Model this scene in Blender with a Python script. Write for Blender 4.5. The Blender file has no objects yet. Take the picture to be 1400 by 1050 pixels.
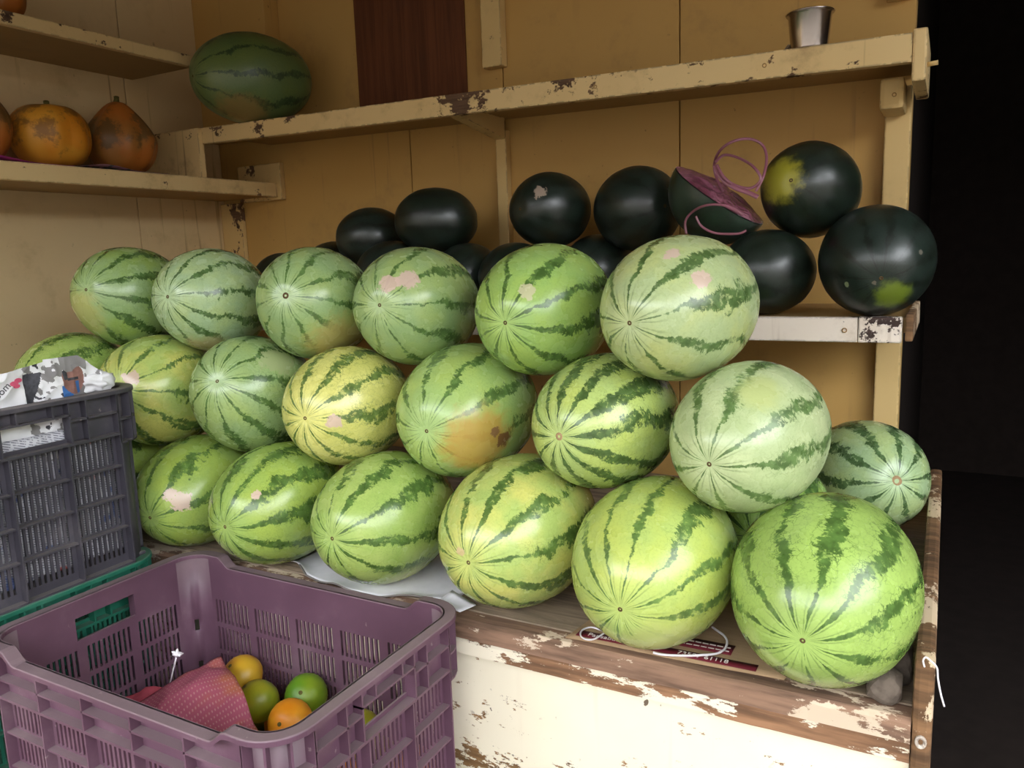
import bpy, bmesh, math, random
from mathutils import Vector, Matrix, noise as mnoise
R0 = random.Random(7)
SC = bpy.context.scene
COL = SC.collection
H = 1.075                      # camera height above the floor; heights below are given relative to it

# ------------------------------------------------------------------ camera
cam_d = bpy.data.cameras.new('camera')
cam_d.sensor_width = 36.0
cam_d.lens = 1081.15 / 1400 * 36.0
cam_d.clip_start = 0.02
cam = bpy.data.objects.new('camera', cam_d)
COL.objects.link(cam)
_r = Vector((0.87754, 0.47826, -0.03452)); _d = Vector((0.04711, -0.15764, -0.98637)); _f = Vector((-0.47719, 0.86395, -0.16087))
cam.matrix_world = Matrix(((_r.x, -_d.x, -_f.x, 0), (_r.y, -_d.y, -_f.y, 0), (_r.z, -_d.z, -_f.z, H), (0, 0, 0, 1)))
SC.camera = cam

# ------------------------------------------------------------------ overcast sky, exposure
W = bpy.data.worlds.new('overcast_sky'); SC.world = W
W.use_nodes = True
_bg = W.node_tree.nodes['Background']
_bg.inputs[0].default_value = (0.93, 0.96, 1.0, 1)
_bg.inputs[1].default_value = 9.3
SC.view_settings.view_transform = 'Standard'
SC.view_settings.look = 'None'
SC.view_settings.gamma = 1.0
SC.view_settings.use_curve_mapping = False
SC.view_settings.exposure = 0.0
ROOF_FRONT = 0.0
ROOF_Z = 2.10
ROOF_X = 1.1
AWN_Y, AWN_Z = -1.0, 1.96      # front edge of the awning

# ------------------------------------------------------------------ helpers
def tag(o, label=None, cat=None, group=None, kind=None):
    if label: o['label'] = label
    if cat: o['category'] = cat
    if group: o['group'] = group
    if kind: o['kind'] = kind
    return o

def empty(name, loc=(0, 0, 0), rz=0.0):
    o = bpy.data.objects.new(name, None); COL.objects.link(o)
    o.empty_display_size = 0.05
    o.location = loc; o.rotation_euler = (0, 0, rz)
    return o

class MB:
    def __init__(self): self.v = []; self.f = []; self.m = []; self.sm = []
    def face(self, idx, m=0, s=False): self.f.append(tuple(idx)); self.m.append(m); self.sm.append(s)
    def quad(self, a, b, c, d, m=0, s=False):
        n = len(self.v); self.v += [tuple(a), tuple(b), tuple(c), tuple(d)]; self.face((n, n+1, n+2, n+3), m, s)
    def box(self, x0, x1, y0, y1, z0, z1, m=0, bev=0.0):
        if bev <= 0:
            n = len(self.v)
            self.v += [(x0,y0,z0),(x1,y0,z0),(x1,y1,z0),(x0,y1,z0),(x0,y0,z1),(x1,y0,z1),(x1,y1,z1),(x0,y1,z1)]
            for q in ((0,3,2,1),(4,5,6,7),(0,1,5,4),(1,2,6,5),(2,3,7,6),(3,0,4,7)): self.face([n+i for i in q], m)
            return
        bm = bmesh.new(); bmesh.ops.create_cube(bm, size=1)
        for v in bm.verts: v.co = Vector(((x0+x1)/2 + v.co.x*(x1-x0), (y0+y1)/2 + v.co.y*(y1-y0), (z0+z1)/2 + v.co.z*(z1-z0)))
        bmesh.ops.bevel(bm, geom=list(bm.edges), offset=bev, segments=2, affect='EDGES', profile=0.6)
        self.add_bm(bm, m); bm.free()
    def add_bm(self, bm, m=0, s=False):
        n = len(self.v); bm.verts.index_update()
        self.v += [tuple(v.co) for v in bm.verts]
        for f in bm.faces: self.face([n + v.index for v in f.verts], m, s)
    def grid(self, fn, nu, nv, m=0, s=True, mf=None, two=0.0):
        n = len(self.v)
        for i in range(nu+1):
            for j in range(nv+1): self.v.append(tuple(fn(i/nu, j/nv)))
        for i in range(nu):
            for j in range(nv):
                a = n + i*(nv+1) + j
                self.face((a, a+nv+1, a+nv+2, a+1), mf((i+.5)/nu, (j+.5)/nv) if mf else m, s)
    def tube(self, pts, r, k=6, m=0, cap=True):
        pts = [Vector(p) for p in pts]; n0 = len(self.v); up = Vector((0.13, 0.21, 0.97))
        for i, p in enumerate(pts):
            t = (pts[min(i+1, len(pts)-1)] - pts[max(i-1, 0)]).normalized()
            a = t.cross(up)
            if a.length < 1e-4: a = t.cross(Vector((1, 0, 0)))
            a.normalize(); b = t.cross(a); up = b.cross(t) if False else up
            rr = r[i] if isinstance(r, (list, tuple)) else r
            for j in range(k):
                c = math.cos(2*math.pi*j/k); s = math.sin(2*math.pi*j/k)
                self.v.append(tuple(p + a*c*rr + b*s*rr))
        for i in range(len(pts)-1):
            for j in range(k):
                a = n0+i*k+j; b2 = n0+i*k+(j+1) % k
                self.face((a, b2, b2+k, a+k), m, True)
        if cap:
            self.face([n0+j for j in range(k)][::-1], m); e = n0+(len(pts)-1)*k
            self.face([e+j for j in range(k)], m)
    def lathe(self, prof, k=32, m=0, c=(0, 0, 0), s=True):
        n0 = len(self.v)
        for r, z in prof:
            for j in range(k):
                t = 2*math.pi*j/k; self.v.append((c[0]+r*math.cos(t), c[1]+r*math.sin(t), c[2]+z))
        for i in range(len(prof)-1):
            for j in range(k):
                a = n0+i*k+j; b = n0+i*k+(j+1) % k
                self.face((a, b, b+k, a+k), m, s)
        if prof[0][0] > 1e-5: self.face([n0+j for j in range(k)][::-1], m)
        if prof[-1][0] > 1e-5: self.face([n0+(len(prof)-1)*k+j for j in range(k)], m)
    def mesh(self, name, mats, off=None):
        me = bpy.data.meshes.new(name)
        vv = self.v if off is None else [(x-off[0], y-off[1], z-off[2]) for x, y, z in self.v]
        me.from_pydata(vv, [], self.f)
        for mt in (mats if isinstance(mats, (list, tuple)) else [mats]): me.materials.append(mt)
        me.polygons.foreach_set('material_index', self.m)
        me.polygons.foreach_set('use_smooth', self.sm)
        me.update(); return me
    def build(self, name, mats, parent=None, origin=None, local=False):
        """vertices are world coordinates unless local"""
        off = None
        if not local:
            if parent is not None:
                p = parent; off = Vector((0, 0, 0))
                while p is not None: off = off + p.location; p = p.parent
            elif origin is not None: off = Vector(origin)
        o = bpy.data.objects.new(name, self.mesh(name, mats, off)); COL.objects.link(o)
        if parent is not None: o.parent = parent
        elif origin is not None and not local: o.location = origin
        return o

def fix_normals(o):
    bm = bmesh.new(); bm.from_mesh(o.data); bmesh.ops.recalc_face_normals(bm, faces=bm.faces); bm.to_mesh(o.data); bm.free()
    return o

# ------------------------------------------------------------------ node helpers
class NT:
    def __init__(self, name):
        self.mat = bpy.data.materials.new(name); self.mat.use_nodes = True
        self.t = self.mat.node_tree; self.b = self.t.nodes['Principled BSDF']
    def n(self, typ, **kw):
        x = self.t.nodes.new(typ)
        for k, v in kw.items(): setattr(x, k, v)
        return x
    def L(self, a, b): self.t.links.new(a, b)
    def put(self, sock, val):
        if hasattr(val, 'is_linked') or hasattr(val, 'links'): self.L(val, sock)
        elif isinstance(val, (tuple, list)) and len(val) == 3 and sock.type == 'RGBA': sock.default_value = (*val, 1)
        else: sock.default_value = val
    def m(self, op, a, b=None, c=None, clamp=False):
        x = self.n('ShaderNodeMath', operation=op, use_clamp=clamp); self.put(x.inputs[0], a)
        if b is not None: self.put(x.inputs[1], b)
        if c is not None: self.put(x.inputs[2], c)
        return x.outputs[0]
    def vm(self, op, a, b=None):
        x = self.n('ShaderNodeVectorMath', operation=op); self.put(x.inputs[0], a)
        if b is not None: self.put(x.inputs[1], b)
        return x.outputs['Value'] if op in ('LENGTH', 'DOT_PRODUCT', 'DISTANCE') else x.outputs[0]
    def noise(self, vec, scale, detail=2.0, rough=0.5, out=0, dist=0.0):
        x = self.n('ShaderNodeTexNoise'); self.L(vec, x.inputs['Vector'])
        x.inputs['Scale'].default_value = scale; x.inputs['Detail'].default_value = detail
        x.inputs['Roughness'].default_value = rough; x.inputs['Distortion'].default_value = dist
        return x.outputs[out]
    def step(self, val, lo, hi, a=0.0, b=1.0):
        x = self.n('ShaderNodeMapRange', interpolation_type='SMOOTHSTEP'); self.put(x.inputs[0], val)
        for i, q in zip((1, 2, 3, 4), (lo, hi, a, b)): self.put(x.inputs[i], q)
        return x.outputs[0]
    def mix(self, f, a, b, blend='MIX'):
        x = self.n('ShaderNodeMix', data_type='RGBA', blend_type=blend); self.put(x.inputs[0], f)
        self.put(x.inputs[6], a); self.put(x.inputs[7], b); return x.outputs[2]
    def obj(self): return self.n('ShaderNodeTexCoord').outputs['Object']
    def pos(self): return self.n('ShaderNodeNewGeometry').outputs['Position']
    def scale(self, vec, s): return self.vm('MULTIPLY', vec, s)
    def bump(self, h, strength, dist=0.01):
        x = self.n('ShaderNodeBump'); x.inputs['Strength'].default_value = strength; x.inputs['Distance'].default_value = dist
        self.L(h, x.inputs['Height']); self.L(x.outputs[0], self.b.inputs['Normal'])
    def col(self, c): self.put(self.b.inputs['Base Color'], c)
    def rough(self, v): self.put(self.b.inputs['Roughness'], v)
    def spec(self, v): self.b.inputs['Specular IOR Level'].default_value = v

def srgb(r, g, b):
    def f(c):
        c /= 255.0
        return c/12.92 if c <= 0.04045 else ((c+0.055)/1.055)**2.4
    return (f(r), f(g), f(b))

def plain(name, c, rough=0.5, spec=0.4, metal=0.0, var=0.12, scale=20):
    t = NT(name); p = t.obj(); n = t.noise(p, scale, 3, 0.6)
    t.col(t.mix(t.step(n, 0.3, 0.7), tuple(x*(1-var) for x in c), tuple(min(1, x*(1+var)) for x in c)))
    t.rough(rough); t.spec(spec); t.b.inputs['Metallic'].default_value = metal
    return t.mat

def paint(name, c, grime=0.35, chips=0.0, wood=(0.10, 0.055, 0.03), under=None, streaks=0.3, rough=0.55, chipscale=14.0, chipvec=(1, 1, 1), grimecol=(0.25, 0.15, 0.06), specks=0.5, zchip=None, edge=0.0):
    """old oil paint on wood: soft stains, runs, specks and flaked-off patches"""
    t = NT(name); p = t.pos()
    big = t.noise(p, 2.3, 4, 0.6); mid = t.noise(p, 11, 4, 0.65)
    col = t.mix(t.step(big, 0.35, 0.75, 0, 0.5), c, tuple(x*k for x, k in zip(c, (0.93, 0.86, 0.72))))
    st = t.step(t.noise(p, 5.0, 6, 0.7), 0.53, 0.72, 0, grime)
    col = t.mix(st, col, grimecol)
    run = t.step(t.noise(t.scale(p, (34, 34, 1.4)), 1.0, 3, 0.6), 0.62, 0.72, 0, streaks)
    col = t.mix(t.m('MULTIPLY', run, t.step(big, 0.4, 0.6)), col, grimecol)
    sp = t.step(t.noise(p, 70, 2, 0.5), 0.70, 0.74, 0, specks)
    sp = t.m('MULTIPLY', sp, t.step(mid, 0.5, 0.62))
    col = t.mix(sp, col, (0.07, 0.035, 0.015))
    ht = mid
    if chips > 0:
        q = t.scale(p, chipvec)
        cn = t.m('ADD', t.noise(q, chipscale, 8, 0.72), t.m('MULTIPLY', t.m('SUBTRACT', t.noise(q, chipscale*0.22, 2), 0.5), 0.7))
        if zchip is not None:
            z = t.n('ShaderNodeSeparateXYZ'); t.L(p, z.inputs[0])
            cn = t.m('ADD', cn, t.step(z.outputs[2], zchip[0], zchip[1], zchip[2], zchip[3]))
        k = t.step(cn, 1.0-chips-0.01, 1.0-chips+0.015)
        wn = t.noise(t.scale(p, (6, 60, 60)), 1.0, 4, 0.6)
        wc = t.mix(t.step(wn, 0.3, 0.7), tuple(x*0.6 for x in wood), tuple(x*1.7 for x in wood))
        col = t.mix(k, col, wc)
        ht = t.m('SUBTRACT', t.m('MULTIPLY', mid, 0.25), k)
        t.rough(t.mix(k, (rough,)*3, (0.85,)*3))
    else:
        t.rough(rough)
    if edge > 0:                                   # paint knocked off along the arrises
        bv = t.n('ShaderNodeBevel', samples=4); bv.inputs[0].default_value = 0.006
        g = t.n('ShaderNodeNewGeometry')
        e = t.step(t.vm('DOT_PRODUCT', bv.outputs[0], g.outputs['Normal']), 0.80, 0.97, 1, 0)
        e = t.m('MULTIPLY', e, t.step(t.noise(p, 38, 5, 0.7), 0.56-edge*0.2, 0.60-edge*0.2))
        col = t.mix(t.m('MULTIPLY', e, 0.9), col, tuple(x*0.6 for x in wood))
    t.col(col); t.spec(0.35); t.bump(ht, 0.25, 0.004)
    return t.mat

def timber(name, c, rough=0.7, grain=(5, 70, 70), dark=0.5, dirt=0.3):
    t = NT(name); p = t.pos()
    g = t.noise(t.scale(p, grain), 1.0, 5, 0.65, dist=0.6)
    col = t.mix(t.step(g, 0.3, 0.7), tuple(x*dark for x in c), c)
    col = t.mix(t.step(t.noise(p, 9, 5, 0.7), 0.5, 0.75, 0, dirt), col, (0.035, 0.025, 0.02))
    t.col(col); t.rough(rough); t.spec(0.25); t.bump(g, 0.3, 0.003)
    return t.mat

# ------------------------------------------------------------------ materials
M = {}
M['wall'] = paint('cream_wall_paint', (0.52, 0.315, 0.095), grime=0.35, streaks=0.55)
M['wall_left'] = paint('cream_wall_paint_lit', (0.70, 0.53, 0.29), grime=0.25, streaks=0.7)  # same paint as the back wall, paler to carry the light it gets
M['lip'] = paint('chipped_cream_shelf_paint', (0.70, 0.51, 0.245), grime=0.65, streaks=0.8, chips=0.36, specks=0.9, chipscale=22, chipvec=(1, 1, 1.2), edge=0.5)
M['lip_white'] = paint('chipped_white_shelf_paint', (0.82, 0.74, 0.66), grime=0.4, chips=0.37, chipscale=30, wood=(0.05, 0.03, 0.025), edge=0.6)
M['shelf_board'] = paint('stained_shelf_board_paint', (0.36, 0.22, 0.08), grime=0.5)
M['batten'] = paint('cream_batten_paint', (0.66, 0.47, 0.20), grime=0.4, chips=0.30, chipscale=20, edge=0.4)
M['panel_white'] = paint('white_counter_panel_paint', (0.86, 0.79, 0.62), grime=0.10, chips=0.315, chipscale=30, chipvec=(1, 1, 2.2), streaks=0.1, specks=0.9, wood=(0.20, 0.11, 0.045), zchip=(H-0.75, H-0.63, 0.17, 0.0))
M['rail'] = paint('flaking_white_rail_paint', (0.86, 0.78, 0.62), grime=0.2, chips=0.465, chipscale=24, chipvec=(0.5, 1, 1.6), wood=(0.20, 0.105, 0.055))
M['rail_top'] = paint('worn_rail_top_paint', (0.62, 0.50, 0.38), grime=0.4, chips=0.525, chipscale=26, chipvec=(0.45, 1, 1), wood=(0.17, 0.10, 0.065))
M['post'] = paint('worn_end_board_paint', (0.66, 0.52, 0.36), grime=0.5, chips=0.53, chipscale=26, chipvec=(1, .6, .6), wood=(0.14, 0.075, 0.035))
M['bench_top'] = timber('worn_counter_timber', (0.36, 0.27, 0.19))
M['brown'] = timber('red_brown_plywood', (0.14, 0.045, 0.016), rough=0.6, grain=(60, 60, 3), dark=0.6, dirt=0.15)
M['dark_room'] = plain('painted_room_shade', (0.020, 0.015, 0.013), 0.9, 0.1)  # near-black colour stands in for the shade inside the doorway room
M['ground'] = plain('dusty_ground', (0.085, 0.073, 0.06), 0.9, 0.2, scale=6)
M['roof'] = plain('weathered_roof_underside', (0.09, 0.06, 0.035), 0.9, 0.2)
M['scar'] = plain('dry_blossom_scar', (0.10, 0.065, 0.03), 0.9, 0.1, scale=300)
M['scar_tan'] = plain('tan_stem_scar', (0.36, 0.24, 0.13), 0.9, 0.1, scale=300)
M['stone'] = plain('rough_grey_stone', (0.125, 0.10, 0.08), 0.9, 0.2, var=0.4, scale=40)
M['twine'] = plain('white_plastic_twine', (0.80, 0.76, 0.80), 0.4, 0.5)

# ------------------------------------------------------------------ the setting
def zz(z): return z + H
def simple(name, args, mat, kind='structure', bev=0.0):
    mb = MB(); mb.box(*args, bev=bev); o = mb.build(name, mat); tag(o, kind=kind); return o

simple('floor', (-16, 16, -9, 4.2, -0.05, 0.0), M['ground'])
simple('ceiling', (-2.6, ROOF_X, ROOF_FRONT, 4.2, ROOF_Z, ROOF_Z+0.06), M['roof'])
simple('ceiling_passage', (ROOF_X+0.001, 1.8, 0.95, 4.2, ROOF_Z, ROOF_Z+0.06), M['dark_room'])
simple('wall_sky_blocker', (9.0, 9.4, -8.5, 4.2, 0, 3.4), plain('dull_sky_blocker', (0.22, 0.19, 0.16), 0.9, 0.2, scale=2))  # unseen facade, added to block low sky from the right
simple('wall_opposite', (-16, 16, -9.0, -8.6, 0, 3.8), plain('dull_facade_across_the_street', (0.22, 0.19, 0.16), 0.9, 0.2, scale=2))
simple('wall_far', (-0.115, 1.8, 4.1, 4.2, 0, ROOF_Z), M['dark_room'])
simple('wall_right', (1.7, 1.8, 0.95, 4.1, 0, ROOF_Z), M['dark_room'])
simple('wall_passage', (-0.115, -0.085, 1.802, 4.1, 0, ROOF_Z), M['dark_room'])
simple('floor_passage_shade', (-0.07, 1.7, 0.95, 4.1, 0.0, 0.012), M['dark_room'])  # dark sheet over the ground, its colour carries the passage's shade
b = MB()
b.v = [(-2.6, AWN_Y, AWN_Z), (ROOF_X, AWN_Y, AWN_Z), (ROOF_X, 0.0, ROOF_Z+0.01), (-2.6, 0.0, ROOF_Z+0.01)]
b.v += [(x, y, z+0.03) for x, y, z in b.v]
for q in ((0,3,2,1),(4,5,6,7),(0,1,5,4),(1,2,6,5),(2,3,7,6),(3,0,4,7)): b.face(q)
tag(b.build('ceiling_awning', M['roof']), kind='structure')
# back wall: backing with plywood panels standing proud, joints left open
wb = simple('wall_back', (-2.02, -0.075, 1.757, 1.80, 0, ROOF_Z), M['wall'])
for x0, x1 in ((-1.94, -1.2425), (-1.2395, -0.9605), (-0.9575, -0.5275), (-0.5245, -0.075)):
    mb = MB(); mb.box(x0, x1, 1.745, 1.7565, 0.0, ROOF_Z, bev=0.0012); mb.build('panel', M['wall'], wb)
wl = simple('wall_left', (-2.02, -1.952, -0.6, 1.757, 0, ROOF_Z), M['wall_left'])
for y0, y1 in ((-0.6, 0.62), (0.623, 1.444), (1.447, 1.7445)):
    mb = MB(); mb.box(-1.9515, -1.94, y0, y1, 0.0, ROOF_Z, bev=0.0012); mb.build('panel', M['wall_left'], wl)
def trim(i, args, mat): return simple('trim_%d' % i, args, mat, bev=0.003)
trim(1, (-0.974, -0.945, 1.722, 1.7449, 0.3, zz(0.297)), M['batten'])
trim(2, (-1.9398, -1.856, 1.728, 1.7449, 0.3, zz(0.18)), M['batten'])
trim(3, (-0.119, -0.074, 1.715, 1.7449, 0.0, zz(0.287)), M['batten'])
trim(4, (-0.999, -0.946, 1.716, 1.7449, zz(0.442), ROOF_Z), M['batten'])
trim(5, (-1.9398, -1.662, 1.690, 1.7449, zz(0.356), ROOF_Z), M['wall'])
trim(6, (-0.125, -0.08, 1.722, 1.7449, zz(0.445), ROOF_Z), M['batten'])

mb = MB(); mb.box(-1.393, -1.058, 1.7385, 1.7449, zz(0.353), ROOF_Z-0.2, bev=0.001)
tag(mb.build('plywood_board', M['brown'], origin=(-1.22, 1.742, zz(0.353))), 'dark red-brown plywood board fixed flat on the cream back wall', 'board')

# shelves -----------------------------------------------------------
def nail(parent, x, y, z, r=0.004, axis='y', mat=None):
    b = MB(); k = 10
    b.lathe([(r*0.55, -0.001), (r*0.6, 0.0006), (r, 0.0012), (r, -0.001)], k, 0)
    if axis == 'y': b.v = [(x+a, y-c, z+bb) for a, bb, c in b.v]
    else: b.v = [(x+c, y+a, z+bb) for a, bb, c in b.v]
    return b.build('nail_head', mat or M['shelf_board'], parent)

# long upper shelf on the back wall; it drops a little towards its right end
us = empty('wall_shelf', (-0.9, 1.62, zz(0.30)))
def under(x): return zz(0.287 + (-x-0.07)*0.0165)
def topz(x): return zz(0.332 + (-x-0.07)*0.0137)
def slopebox(x0, x1, y0, y1, zlo, zhi, bev=0.0):
    b = MB(); n = 8
    for i in range(n):
        xa, xb = x0+(x1-x0)*i/n, x0+(x1-x0)*(i+1)/n
        for q in ([(xa,y0,zlo(xa)),(xb,y0,zlo(xb)),(xb,y0,zhi(xb)),(xa,y0,zhi(xa))],
                  [(xb,y1,zlo(xb)),(xa,y1,zlo(xa)),(xa,y1,zhi(xa)),(xb,y1,zhi(xb))],
                  [(xa,y0,zhi(xa)),(xb,y0,zhi(xb)),(xb,y1,zhi(xb)),(xa,y1,zhi(xa))],
                  [(xa,y1,zlo(xa)),(xb,y1,zlo(xb)),(xb,y0,zlo(xb)),(xa,y0,zlo(xa))]): b.quad(*q)
    for x, s in ((x0, 1), (x1, -1)):
        q = [(x,y0,zlo(x)),(x,y0,zhi(x)),(x,y1,zhi(x)),(x,y1,zlo(x))]
        b.quad(*(q if s > 0 else q[::-1]))
    return b
slopebox(-1.727, -0.066, 1.519, 1.7445, lambda x: under(x)+0.022, lambda x: topz(x)-0.003).build('shelf_board', M['shelf_board'], us)
slopebox(-1.727, -0.068, 1.500, 1.5185, under, topz).build('fascia', M['lip'], us)
b = MB(); b.box(-0.0675, -0.046, 1.500, 1.70, zz(0.256), zz(0.338), bev=0.004); b.build('end_block', M['lip'], us)
b = MB(); b.tube([(-0.046, 1.53, zz(0.285)), (-0.03, 1.53, zz(0.286))], 0.004, 8); b.build('peg', M['batten'], us)
b = MB()
b.v = [(-0.973,1.5195,under(-0.96)+0.0005),(-0.946,1.5195,under(-0.96)+0.0005),(-0.946,1.744,under(-0.96)+0.0005),(-0.973,1.744,under(-0.96)+0.0005),
       (-0.973,1.5195,under(-0.96)-0.020),(-0.946,1.5195,under(-0.96)-0.020),(-0.946,1.7215,under(-0.96)-0.048),(-0.973,1.7215,under(-0.96)-0.048)]
for q in ((0,1,2,3),(7,6,5,4),(0,4,5,1),(1,5,6,2),(2,6,7,3),(3,7,4,0)): b.face(q)
b.v = [(x, min(y, 1.7215), z+0.0215) for x, y, z in b.v]
fix_normals(b.build('bracket', M['batten'], us))
b = MB(); b.box(-0.122, -0.082, 1.61, 1.7145, zz(0.232), zz(0.2865), bev=0.008); b.build('bracket', M['batten'], us)
for x in (-0.62, -0.30): nail(us, x, 1.4995, (under(x)+topz(x))/2)
nail(us, -0.098, 1.6095, zz(0.256), 0.004)
tag(us, 'long chipped cream shelf high on the back wall carrying the steel cup', 'shelf')
# riser board that closes the shelf's left end
b = MB(); b.box(-1.939, -1.7285, 1.488, 1.506, zz(0.2265), zz(0.3545), bev=0.002)
tag(b.build('riser_board', M['lip'], origin=(-1.83, 1.497, zz(0.2265))), 'short upright cream board between the left shelf and the long upper shelf', 'board')

ms = empty('wall_shelf', (-0.9, 1.57, zz(-0.15)))
b = MB(); b.box(-1.939, -0.056, 1.4205, 1.7445, zz(-0.146), zz(-0.121)); b.build('shelf_board', M['shelf_board'], ms)
b = MB(); b.box(-1.939, -0.125, 1.400, 1.420, zz(-0.161), zz(-0.120), bev=0.0025); b.build('fascia', M['lip_white'], ms)
b = MB(); b.box(-0.1245, -0.060, 1.399, 1.420, zz(-0.161), zz(-0.119), bev=0.0025); b.build('fascia_end', M['lip_white'], ms)
b = MB(); b.box(-0.0555, -0.044, 1.400, 1.72, zz(-0.158), zz(-0.114), bev=0.003); b.build('end_board', M['post'], ms)
nail(ms, -0.145, 1.3995, zz(-0.141), 0.0042)
tag(ms, 'chipped whitish shelf behind the top row, carrying the black watermelons', 'shelf')

ls = empty('wall_shelf', (-1.82, 1.0, zz(0.20)))
b = MB(); b.box(-1.9395, -1.7185, 0.2, 1.7275, zz(0.190), zz(0.2255)); b.build('shelf_board', M['shelf_board'], ls)
b = MB(); b.box(-1.718, -1.700, 0.2, 1.743, zz(0.188), zz(0.2262), bev=0.002); b.build('fascia', M['lip'], ls)
b = MB(); b.box(-1.855, -1.686, 1.7278, 1.7445, zz(0.1805), zz(0.283), bev=0.002); b.build('back_cleat', M['batten'], ls)
tag(ls, 'lower cream shelf on the left wall holding the pumpkins', 'shelf')
tl = empty('wall_shelf', (-1.82, 0.9, zz(0.5)))
b = MB(); b.box(-1.9395, -1.7085, 0.2, 1.470, zz(0.497), zz(0.520)); b.build('shelf_board', M['shelf_board'], tl)
b = MB(); b.box(-1.708, -1.690, 0.2, 1.472, zz(0.494), zz(0.5215), bev=0.002); b.build('fascia', M['lip'], tl)
tag(tl, 'upper cream shelf on the left wall at the top corner', 'shelf')

# the counter -------------------------------------------------------
ct = empty('counter', (-0.95, 1.3, 0))
BT = zz(-0.52)
ys = [0.936, 1.07, 1.215, 1.36, 1.51, 1.7440]
for a, c in zip(ys[:-1], ys[1:]):
    b = MB(); b.box(-1.938, -0.0125, a+0.001, c-0.001, BT-0.022, BT-0.0005*R0.random(), bev=0.0015); b.build('plank', M['bench_top'], ct)
b = MB(); b.box(-1.938, -0.0125, 0.919, 0.935, 0.02, BT-0.057); b.build('front_panel', M['panel_white'], ct)
# front rail: irregular worn edge in two strips
def rail(z0, z1, y0, y1, mat, seed, name, amp=0.003):
    n = 90; b = MB()
    def prof(x, k):
        nz = lambda s: mnoise.noise(Vector((x*18, s*3.1+seed, k*1.7)))
        if k == 0: return (x, y0+amp*nz(1), z0)
        if k == 1: return (x, y0+amp*nz(1)*0.8, z1-0.006+amp*nz(2))
        if k == 2: return (x, y0+0.007+amp*nz(3), z1+amp*0.5*nz(4)-0.0005)
        if k == 3: return (x, y1, z1)
        return (x, y1, z0)
    b.grid(lambda u, v: prof(-1.938+u*(1.938-0.0125), round(v*4)), n, 4, 0, False)
    return fix_normals(b.build(name, mat, ct))
rail(BT-0.030, BT-0.0015, 0.905, 0.9355, M['rail_top'], 1, 'upper_rail')
rail(BT-0.0565, BT-0.0305, 0.909, 0.9355, M['rail'], 5, 'lower_rail', 0.002)
b = MB(); b.box(-0.0120, 0.0085, 0.906, 1.74, 0.0, zz(-0.449), bev=0.006); b.build('end_board', M['post'], ct)
b = MB(); b.lathe([(0.0, -0.001), (0.004, -0.0005), (0.0055, 0.0008), (0.009, 0.0016), (0.010, 0.0004), (0.0105, -0.0012)], 16)
b.v = [(-0.0022+x*0.6, 0.9055-z, zz(-0.545)+y*0.8) for x, y, z in b.v]; b.build('knot', M['lip_white'], ct)
b = MB(); b.box(-1.938, -1.900, 0.94, 1.74, 0.0, BT-0.023); b.build('leg_board', M['bench_top'], ct)
b = MB(); b.box(-0.06, -0.013, 0.94, 1.74, 0.0, BT-0.023); b.build('leg_board', M['bench_top'], ct)
tag(ct, 'wooden counter with white painted front and flaking rail under the green watermelons', 'counter')

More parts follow.
